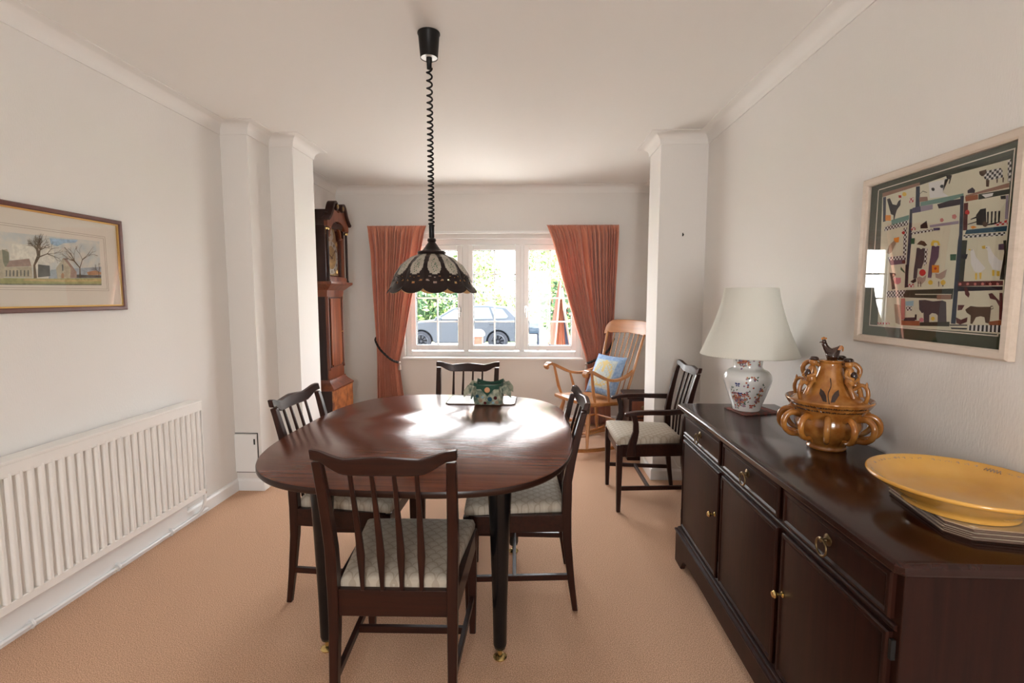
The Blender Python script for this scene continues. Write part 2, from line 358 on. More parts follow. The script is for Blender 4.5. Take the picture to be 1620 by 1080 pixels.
cr_ = curtain('r', [(D-1.969, .150), (D-1.93, .175), (D-1.83, .211), (D-1.465, .306), (D-1.033, .434), (D-.74, .530), (D-.64, .560), (D-.5, .548), (D-.02, .530)],
        [(D-1.96, .847), (D-1.707, .834), (D-.972, .805), (D-.7, .783), (D-.628, .781), (D-.471, .79), (D-.02, .80)], .02, 17, 5, .66,
        'terracotta pleated curtain to the right of the window, tied back behind the rocking chair')
def tieback(par, p, label):
    P = spl(p, 8); mb = MB(); n = len(P)
    for ph in (0, PI):
        mb.tube([(q+Vector((0, math.cos(i*1.1+ph), math.sin(i*1.1+ph)))*.006) for i, q in enumerate(P)], .008, 6)
    o = mb.build('tieback', 'rope', smooth=60); t = MB()
    e = P[-1]; t.sphere((e.x, e.y-.01, e.z), .014); t.lathe([(.004, e.z-.01), (.012, e.z-.03), (.016, e.z-.07), (.003, e.z-.075)], 10, c=(e.x, e.y-.01)); t.build('tassel', 'tassel', o, smooth=40)
    tag(o, label, 'curtain tieback')
tieback(None, [(-1.575, FY-.02, .87), (-1.555, FY-.10, .845), (-1.50, FY-.145, .77), (-1.42, FY-.15, .69), (-1.36, FY-.15, .65), (-1.305, FY-.125, .63)], 'dark rope tieback around the left curtain')
tieback(None, [(.83, FY-.02, .87), (.80, FY-.10, .84), (.76, FY-.145, .77), (.68, FY-.15, .70), (.60, FY-.15, .655), (.545, FY-.125, .63)], 'dark rope tieback around the right curtain, seen through the rocking chair')
# radiator
rad = empty('radiator', (LX, 2.0, 0), 0, 'long white panel radiator with vertical flutes on the left wall', 'radiator')
y0, y1, z0, z1 = -.85, .66, .160, .705; N = 37; prof = []
for k in range(N):
    a = y0+.012+(y1-y0-.024)*k/N; d = (y1-y0-.024)/N
    prof += [(.078, a), (.078, a+d*.38), (.097, a+d*.52), (.097, a+d*.86)]
prof += [(.078, y1-.012), (.070, y1-.012), (.070, y0+.012)]
p = MB().prism(prof, 'z', z0+.03, z1-.045); p.box((.062, y0, z0), (.094, y1, z0+.034)); p.box((.062, y0, z1-.058), (.096, y1, z1-.012)); p.build('panel', 'radiator_white', rad, bevel=.0035)
MB().box((.022, y0, z0+.01), (.036, y1, z1-.02)).build('rear_panel', 'radiator_white', rad, bevel=.003)
g = MB().box((.018, y0-.004, z1-.013), (.099, y1+.004, z1)); g.build('top_grille', 'radiator_white', rad, bevel=.003)
MB().box((.02, y1, z0+.012), (.094, y1+.004, z1-.012)).build('side_panel', 'radiator_white', rad, bevel=.001)
v = MB().tube([(.06, y1-.01, z0+.02), (.06, y1+.03, z0+.02)], .009, 10); v.lathe([(.011, z0-.012), (.013, z0), (.013, z0+.035), (.010, z0+.04), (.011, z0+.07), (.006, z0+.078)], 12, c=(.06, y1+.032)); v.build('valve', 'chrome', rad, smooth=40)
pp = MB().tube(spl([(.06, y1+.032, z0-.01), (.06, y1+.033, .11), (.05, y1+.025, .06), (.032, y1+.015, .034), (.026, y1-.03, .028), (.026, y1-.2, .026)], 6)+[Vector((.026, y0-.4, .026))], .0085, 8)
pp.tube([(.026, y1-.05, .028), (.026, y1+.10, .028)], .0085, 8); pp.build('supply_pipe', 'gloss_white', rad, smooth=60)
for y in (-.62, -.28, .12, .46):
    MB().tube([(.016, y, .014), (.030, y, .012), (.041, y, .026), (.032, y, .043), (.016, y, .043)], .006, 6, flat=1).build('pipe_clip', 'gloss_white', rad, smooth=60)
bt = MB().box((.0165, -1.4, .012), (.020, .60, .15)); tag(bt.build('backing_board', 'gloss_white', None, loc=(LX, 2.0, 0)), 'white board along the wall beneath the radiator', 'board')
# small hatch on the pillar
h = empty('access_hatch', (-1.885, P1Y, 0), 0, 'small white access hatch low on the left pillar beside the radiator', 'hatch')
MB().box((-.078, -.012, .128), (.078, -.001, .382)).build('hatch_door', 'gloss_white', h, bevel=.002)
frame_rect(MB(), -.083, .083, .122, .390, .004, -.004, -.0005).build('hatch_gap', 'gap_dark', h)
MB().box((.060, -.016, .315), (.068, -.012, .352)).build('hatch_catch', 'black_matt', h)
hk = MB().tube([(1.022, P3Y-.001, 1.708), (1.022, P3Y-.016, 1.706), (1.022, P3Y-.018, 1.698)], .003, 6); hk.box((1.019, P3Y-.004, 1.694), (1.025, P3Y, 1.716))
tag(hk.build('wall_hook', 'gap_dark'), 'tiny dark hook on the face of the right pillar', 'hook')
cb = MB().tube(spl([(.935, P3Y-.006, .60), (.95, P3Y-.006, .40), (.972, P3Y-.008, .25), (1.02, P3Y-.022, .12), (1.06, P3Y-.03, .09)], 8), .003, 6)
tag(cb.build('cable', 'gloss_white', smooth=60), 'thin white cable running down the right pillar behind the armchair', 'cable')
# ---------------------------------------------------------------- dining chairs
def cloth_nodes():
    m = MATS['seat_cloth']; N = m.node_tree.nodes; Lk = m.node_tree.links; b = N['Principled BSDF']
    tc = N.new('ShaderNodeTexCoord'); sp = N.new('ShaderNodeSeparateXYZ'); Lk.new(tc.outputs['Object'], sp.inputs[0])
    def mth(op, a, c=None):
        n = N.new('ShaderNodeMath'); n.operation = op
        for i, x in enumerate((a, c)):
            if x is None: continue
            if isinstance(x, (int, float)): n.inputs[i].default_value = x
            else: Lk.new(x, n.inputs[i])
        return n.outputs[0]
    # scale pattern: rows of arcs, every second row shifted
    X = mth('MULTIPLY', sp.outputs[0], 24.0); Y = mth('MULTIPLY', sp.outputs[1], 40.0)
    row = mth('FLOOR', Y); fy = mth('FRACT', Y); sh = mth('MULTIPLY', mth('MODULO', mth('ADD', row, 100), 2), .5)
    fx = mth('SUBTRACT', mth('FRACT', mth('ADD', mth('ADD', X, sh), 50)), .5)
    r = mth('SQRT', mth('ADD', mth('MULTIPLY', mth('MULTIPLY', fx, fx), 4), mth('MULTIPLY', fy, fy)))
    ring = mth('LESS_THAN', mth('ABSOLUTE', mth('SUBTRACT', r, .92)), .09)
    dot = mth('LESS_THAN', r, .42)
    mx = N.new('ShaderNodeMixRGB'); mx.inputs[1].default_value = (.50, .435, .35, 1); mx.inputs[2].default_value = (.40, .335, .26, 1); Lk.new(ring, mx.inputs[0])
    m2 = N.new('ShaderNodeMixRGB'); Lk.new(mx.outputs[0], m2.inputs[1]); m2.inputs[2].default_value = (.54, .485, .40, 1); Lk.new(dot, m2.inputs[0])
    Lk.new(m2.outputs[0], b.inputs['Base Color'])
cloth_nodes()
BACK = [(0, 0), (.13, .018), (.30, .036), (.42, .040), (.55, .038), (.64, .022), (.72, .004), (.80, -.016), (.862, -.034)]   # z -> y of the back post
def by(z): return curve(BACK, z)
def chair(label, w0=.193, wt=.204, wf=.212, group=None, name='dining_chair', arms=False, dep=.455):
    t = empty(name, (0, 0, 0), 0, label, 'chair', group)
    def px(z): return lerp(w0, wt, min(1, max(0, (z-.40)/.46))) if z > .4 else w0
    zs = [0, .06, .13, .22, .30, .36, .42, .48, .55, .60, .64, .68, .72, .76, .80, .835]
    def hy(z): return curve([(0, .011), (.3, .017), (.45, .020), (.6, .017), (.86, .011)], z)
    for s in (-1, 1):
        MB().rects([((s*(px(z)-.016), by(z), z), curve([(0, .011), (.3, .015), (.5, .0165), (.86, .014)], z), hy(z)) for z in zs]).build('leg', 'mahogany', t, smooth=40, bevel=.003, seg=1)
        f = MB().rects([((s*(wf-.018), dep-.018, 0), .0115, .0115), ((s*(wf-.018), dep-.018, .25), .0165, .0165), ((s*(wf-.018), dep-.018, .412), .0185, .0185)])
        f.build('leg', 'mahogany', t, smooth=30, bevel=.003, seg=1)
    # crest rail, bowed in plan, shaped edges
    lp = []; n = 28
    for i in range(n+1):
        u = -1+2*i/n; x = u*wt; au = abs(u)
        top = .872+curve([(0, -.016), (.30, -.020), (.52, -.022), (.68, -.014), (.85, -.003), (1, 0)], au)+.003*math.cos(u*PI)*(1 if au < .5 else 0)
        bot = .872-curve([(0, .066), (.45, .067), (.58, .064), (.72, .050), (.84, .034), (1, .030)], au)
        yc = by(.84)-.026*(1-au*au); th = .011
        lp.append([(x, yc-th, bot), (x, yc+th, bot), (x, yc+th-.004-.004, top), (x, yc-th-.006, top)])
    MB().loft(lp).build('crest_rail', 'mahogany_h', t, smooth=40, bevel=.003, seg=1)
    for k in range(4):
        xt = (-1.5+k)*.064*wt/.21; xb = (-1.5+k)*.060*wt/.21; secs = []
        for z in (.425, .45, .50, .535, .58, .66, .74, .79, .81):
            q = (z-.425)/.385; hw = curve([(.40, .0055), (.45, .0065), (.535, .0115), (.60, .0095), (.70, .0070), (.81, .0050)], z)
            u = lerp(xb, xt, q)/wt; secs.append(((lerp(xb, xt, q), by(z)-.002-.024*q*(1-u*u)-.010*(1-q), z), hw, .0055))
        MB().rects(secs).build('back_spindle', 'mahogany', t, smooth=40, bevel=.002, seg=1)
    # seat frame
    fr = MB(); fr.box((-w0+.018, .030, .340), (w0-.018, .050, .424)); fr.box((-wf+.02, dep-.034, .345), (wf-.02, dep-.012, .414))
    for s in (-1, 1): fr.bar((s*(w0-.012), .04, .379), (s*(wf-.012), dep-.02, .379), .02, .074)
    fr.build('seat_rail', 'mahogany_h', t, bevel=.003)
    # upholstered seat
    lp = []; NN = 24
    def sl(scale, z, yb=0): 
        L = []
        hw = lambda v: lerp(w0-.030, wf-.006, v)
        for (a, b) in [(-1, 0), (-.97, -.012), (0, -.014), (.97, -.012), (1, 0), (1, .5), (1, .97), (.97, 1), (.5, 1.006), (0, 1.01), (-.5, 1.006), (-.97, 1), (-1, .97), (-1, .5)]:
            v = max(0, min(1, b)); yy = lerp(.052, dep-.004, b); xx = a*hw(v); yc = (.052+dep)/2
            L.append((xx*scale, yc+(yy-yc)*scale, z))
        return L
    mb = MB().loft([sl(.985, .408), sl(1.0, .416), sl(1.006, .432), sl(.985, .446), sl(.90, .455), sl(.7, .460), sl(.35, .463), sl(.05, .464)])
    mb.build('seat_cushion', 'seat_cloth', t, smooth=60)
    # stretchers
    for s in (-1, 1): MB().bar((s*(w0-.016), by(.14), .145), (s*(wf-.018), dep-.018, .145), .016, .024).build('stretcher', 'mahogany_h', t, bevel=.002)
    MB().bar((-(wf+w0)/2+.017, dep*.55, .145), ((wf+w0)/2-.017, dep*.55, .145), .016, .024).build('stretcher', 'mahogany_h', t, bevel=.002)
    if arms:
        for s in (-1, 1):
            P = spl([(s*(px(.615)+.006), by(.62)+.002, .622), (s*(wf+.010), .14, .617), (s*(wf+.018), .26, .617), (s*(wf+.014), .345, .612), (s*(wf+.010), .405, .600)], 5)
            lp = []
            for i, p in enumerate(P):
                q = i/(len(P)-1); hw = curve([(0, .012), (.4, .017), (.8, .024), (.95, .023), (1, .012)], q); hh = curve([(0, .016), (.5, .013), (1, .009)], q)
                lp.append([(p.x-hw, p.y, p.z-hh), (p.x+hw, p.y, p.z-hh), (p.x+hw, p.y, p.z+hh), (p.x-hw, p.y, p.z+hh)])
            MB().loft(lp).build('armrest', 'mahogany', t, smooth=40, bevel=.005)
            secs = []
            for z, y in ((.35, .365), (.40, .362), (.45, .350), (.50, .338), (.55, .340), (.595, .352), (.612, .356)):
                secs.append(((s*(wf+curve([(.35, .004), (.45, .006), (.6, .012)], z)), y, z), .011, curve([(.35, .026), (.45, .022), (.52, .015), (.61, .016)], z)))
            MB().rects(secs).build('arm_support', 'mahogany', t, smooth=40, bevel=.003, seg=1)
    return t
def place(t, x, y, rz): t.location = (x, y, 0); t.rotation_euler = (0, 0, rz)
c1 = chair('dining chair in front of the table nearest the camera, its slatted back facing us'); place(c1, -.406, 1.335, math.radians(1))
def dup(label, x, y, rz):
    c = copy_tree(c1); c['label'] = label; place(c, x, y, rz); return c
dup('dining chair at the left side of the table, back towards the radiator wall', -1.012, 2.115, math.radians(-90-2))
dup('dining chair at the right side of the table, seen side-on', .180, 2.105, math.radians(90+2))
dup('dining chair at the far end of the table, its back against the window wall', -.405, 3.09, math.radians(180-1))
ca = chair('armchair with open wooden arms and cream seat beside the far end of the sideboard', .198, .212, .234, name='carver_chair', arms=True, dep=.445); place(ca, .955, 3.085, math.radians(90))
# ---------------------------------------------------------------- dining table
TC = (-.401, 2.024); TR = -.030
tb = empty('dining_table', (TC[0], TC[1], 0), TR, 'oval mahogany extending dining table with glossy top and dark legs', 'table')
def sup(a, b, n, z, y0=-9, y1=9, k=120, sc=1.0):
    P = []
    for i in range(k):
        t = 2*PI*i/k; c, s = math.cos(t), math.sin(t)
        x = (a*sc+0)*math.copysign(abs(c)**(2/n), c); y = b*math.copysign(abs(s)**(2/n), s); P.append((x, min(y1, max(y0, y)), z))
    return P
def slab(y0, y1):
    mb = MB(); n = 3.1; A, B = .570, .686
    def L(d, z): return [(x, min(y1, max(y0, y)), z) for x, y, z in sup(A-d, B-d, n, z, k=160)]
    mb.loft([L(.014, .714), L(.004, .716), L(0, .722), L(0, .733), L(.0015, .7372)], 1); return mb.loft([L(.0015, .7370), L(.006, .740)])
slab(-9, .0455).build('table_leaf', ['table_wood', 'table_edge'], tb, smooth=40); slab(.0465, 9).build('table_leaf', ['table_wood', 'table_edge'], tb, smooth=40)
ap = MB(); 
for s in (-1, 1): ap.box((s*.33-.011, -.36, .625), (s*.33+.011, .36, .713))
for s in (-1, 1): ap.box((-.33, s*.36-.011, .625), (.33, s*.36+.011, .713))
ap.build('apron', 'black_lacquer', tb, bevel=.002)
for sx in (-1, 1):
    for sy in (-1, 1):
        c = (sx*.318-.012, sy*.368)
        l = MB().lathe([(.012, .036), (.020, .040), (.024, .055), (.026, .20), (.034, .45), (.041, .60), (.042, .66), (.040, .713)], 20, c=c)
        lg = l.build('leg', 'black_lacquer', tb, smooth=50)
        MB().lathe([(.023, .001), (.025, .006), (.018, .013), (.008, .016), (.007, .036)], 20, c=c).build('foot_glide', 'brass', lg, smooth=40)
# placemat and fabric basket
def oct_(w, h, cl, z): return [(-w/2+cl, -h/2), (w/2-cl, -h/2), (w/2, -h/2+cl), (w/2, h/2-cl), (w/2-cl, h/2), (-w/2+cl, h/2), (-w/2, h/2-cl), (-w/2, -h/2+cl)]
for (x, y, a, lb) in ((-.255, 2.555, -.02, 'thin dark-edged placemat under the fabric basket on the dining table'),):
    p = empty('placemat', (x, y, .7405), a, lb, 'placemat')
    MB().prism(oct_(.36, .21, .018, 0), 'z', 0, .0035).build('mat_board', 'mat_core', p); MB().prism(oct_(.350, .200, .016, 0), 'z', .0035, .0042).build('printed_face', 'placemat_green', p)
bk = empty('fabric_basket', (-.215, 2.500, .7447), math.radians(-2), 'green and patchwork fabric basket with gathered corners and an orange button, on the dining table', 'basket')
def sq(w, z, dip=0, bow=0):
    P = []
    for k in range(4):
        a = (math.cos(PI/4+k*PI/2)*w*1.414, math.sin(PI/4+k*PI/2)*w*1.414); b = (math.cos(PI/4+(k+1)*PI/2)*w*1.414, math.sin(PI/4+(k+1)*PI/2)*w*1.414)
        for i in range(6):
            t = i/6; s = 4*t*(1-t); m = 1+bow*s
            P.append((lerp(a[0], b[0], t)*m, lerp(a[1], b[1], t)*m, z-dip*s))
    return P
MB().loft([sq(.066, 0), sq(.070, .02, 0, .03), sq(.072, .05, .0, .02), sq(.068, .085, .006, -.03)], caps=True).build('basket_body', 'patch_print', bk, smooth=60)
o = MB().loft([sq(.068, .070, .004, -.03), sq(.0700, .112, .016, -.05), sq(.0650, .112, .016, -.05), sq(.060, .09, .006, -.03), sq(.058, .086, 0, 0)], caps=True).build('basket_lining', 'patch_green', bk, smooth=60)
MB().prism([(-.052, .100), (.052, .100), (0, .045)], 'y', -.077, -.073).build('flap', 'patch_green', bk, bevel=.001)
MB().lathe([(.003, -.002), (.013, -.001), (.014, .003), (.006, .005), (.005, .003)], 20, M=Matrix.Translation((0, -.078, .078)) @ Matrix.Rotation(PI/2, 4, 'X')).build('button', 'button_wood', bk, smooth=40)
for k in range(4):
    a = PI/4+k*PI/2; c = Vector((math.cos(a)*.094, math.sin(a)*.094, .075)); d = Vector((math.cos(a), math.sin(a), 0)); s = Vector((-d.y, d.x, 0)); mb = MB()
    for sg in (-1, 1):
        mb.loft([[tuple(c+d*(-.012)+s*.004*sg+V(0, 0, zz)) for zz in (-.010, .016)]+[tuple(c+d*(-.012)-s*.004*sg+V(0, 0, zz)) for zz in (.016, -.010)],
                 [tuple(c+d*.022+s*.024*sg+V(0, 0, zz)) for zz in (-.022, .026)]+[tuple(c+d*.026+s*.018*sg+V(0, 0, zz)) for zz in (.026, -.022)],
                 [tuple(c+d*.042+s*.034*sg+V(0, 0, zz)) for zz in (-.036, -.004)]+[tuple(c+d*.045+s*.030*sg+V(0, 0, zz)) for zz in (-.004, -.036)]])
    mb.sphere(tuple(c+d*.002), .011); mb.build('corner_tie', 'patch_print', bk, smooth=50)
pt = MB(); rn = random.Random(3)
for (x, z, r, m) in ((.012, .030, .012, 0), (.040, .036, .009, 1), (-.035, .022, .010, 2), (.048, .014, .009, 2), (-.052, .045, .008, 0), (-.012, .010, .008, 1), (.028, .012, .006, 3), (-.025, .040, .006, 3)):
    pt.lathe([(r, 0), (r*.9, .0012), (.001, .0013)], 12, m, M=Matrix.Translation((x, -.0715-.0015, z)) @ Matrix.Rotation(PI/2, 4, 'X'))
pt.build('applique_spots', ['q_tealblue', 'q_maroon', 'q_tan', 'q_sky'], bk, smooth=40)
# ---------------------------------------------------------------- pendant lamp
PX, PY = -.424, 2.109
pl = empty('pendant_lamp', (PX, PY, ZT), 0, 'dark ceramic pendant lamp with scalloped shade hanging over the dining table', 'pendant lamp')
ZB = -ZT
MB().lathe([(.046, -.001), (.0465, -.006), (.043, -.012), (.036, -.100), (.034, -.100), (.034, -.09)], 28).build('ceiling_cup', 'black', pl, smooth=40)
MB().lathe([(.0335, -.088), (.0335, -.098), (.012, -.098), (.012, -.088)], 28).build('cup_insert', 'gloss_white', pl, smooth=40)
MB().lathe([(.012, -.088), (.0125, -.115), (.0105, -.118), (.010, -.142), (.006, -.143)], 16).build('cord_grip', 'black', pl, smooth=40)
P = []; z = 2.228; turns = 0
zz = 2.228; ph = 0; pts = []
n = 40*14
for i in range(n+1):
    t = i/n; z = 2.228-.64*(t-.12*t*t*0 + .0)*1; ph = 2*PI*(19*t+10*t*t); pts.append((.0105*math.cos(ph), .0105*math.sin(ph), z+ZB))
MB().tube(pts, .0040, 6).build('coiled_cord', 'black', pl, smooth=180)
MB().lathe([(.011, 1.592+ZB), (.0115, 1.585+ZB), (.0115, 1.540+ZB), (.009, 1.535+ZB)], 16).build('cord_tube', 'black', pl, smooth=40)
MB().lathe([(.010, 1.537+ZB), (.017, 1.534+ZB), (.019, 1.526+ZB), (.015, 1.519+ZB), (.022, 1.510+ZB), (.034, 1.492+ZB), (.042, 1.484+ZB), (.058, 1.480+ZB), (.061, 1.474+ZB), (.058, 1.469+ZB), (.048, 1.466+ZB)], 28).build('top_cap', 'shade_brown', pl, smooth=40)
# ceramic shade: profile swept with twelve scalloped petals, pierced
SP = [(0, .046, 1.472), (.06, .062, 1.467), (.2, .095, 1.452), (.4, .132, 1.422), (.6, .157, 1.385), (.8, .172, 1.345), (.93, .182, 1.318), (1, .193, 1.303)]
def shp(s, th, off=0):
    r = curve([(a, b) for a, b, c in SP], s); z = curve([(a, c) for a, b, c in SP], s)
    q = (th*12/(2*PI)) % 1; lob = math.sin(PI*q)**.7
    r = r*(1-.035*(1-lob)*min(1, s*1.5)); z += (1-lob)*.019*max(0, (s-.72)/.28)**1.2
    return (r+off)*math.cos(th), (r+off)*math.sin(th), z+off*.3+ZB
NT, NS_ = 12*24, 44; mb = MB(); vs = []; fs = []
for i in range(NS_+1):
    for j in range(NT): vs.append(shp(i/NS_, 2*PI*j/NT))
for i in range(NS_+1):
    for j in range(NT): vs.append(shp(i/NS_, 2*PI*j/NT, -.004))
K = (NS_+1)*NT
def hole(i, j):
    s = (i+.5)/NS_; q = ((j+.5)/24) % 1
    for (c, sc, a, b, sl_) in ((.15, .755, .085, .028, .10), (.5, .80, .105, .028, 0), (.85, .755, .085, .028, -.10), (.27, .675, .05, .014, 0), (.5, .70, .05, .014, 0), (.73, .675, .05, .014, 0)):
        d = sc+sl_*(q-c)
        if ((q-c)/a)**2+((s-d)/b)**2 < 1: return True
    return False
def matid(i, j):
    s = (i+.5)/NS_; q = ((j+.5)/24) % 1; e = ((q-.5)/curve([(.06, .24), (.35, .36), (.5, .36), (.6, .24), (.64, .05)], s))**2
    if .07 < s < .64 and e < 1:
        d = math.hypot((q-.5)*1.6, (s-.42)*1.5); return 3 if (math.sin(s*70+9*math.sin(q*21))*math.cos(q*48+s*31) > .35 and d < .26) else 1
    return 0
H = [[hole(i, j) for j in range(NT)] for i in range(NS_)]
for i in range(NS_):
    for j in range(NT):
        j2 = (j+1) % NT
        if H[i][j]: continue
        mb.m.append(matid(i, j)); fs.append((i*NT+j, i*NT+j2, (i+1)*NT+j2, (i+1)*NT+j))
        mb.m.append(2); fs.append((K+i*NT+j, K+(i+1)*NT+j, K+(i+1)*NT+j2, K+i*NT+j2))
        for (di, dj, a, b) in ((-1, 0, (i, j), (i, j2)), (1, 0, (i+1, j2), (i+1, j)), (0, -1, (i+1, j), (i, j)), (0, 1, (i, j2), (i+1, j2))):
            ii = i+di; jj = (j+dj) % NT
            if ii < 0 or ii >= NS_ or H[ii][jj]:
                A0 = a[0]*NT+a[1]; B0 = b[0]*NT+b[1]; mb.m.append(0); fs.append((A0, K+A0, K+B0, B0))
mb.v = vs; mb.f = fs
mb.build('lamp_shade', ['shade_brown', 'shade_cream', 'shade_inner', 'fl_leaf'], pl, smooth=35)
bl = MB().lathe([(.012, 1.465+ZB), (.014, 1.43+ZB), (.018, 1.415+ZB), (.030, 1.385+ZB), (.030, 1.365+ZB), (.018, 1.345+ZB), (.003, 1.340+ZB)], 20).build('light_bulb', 'porcelain', pl, smooth=50)
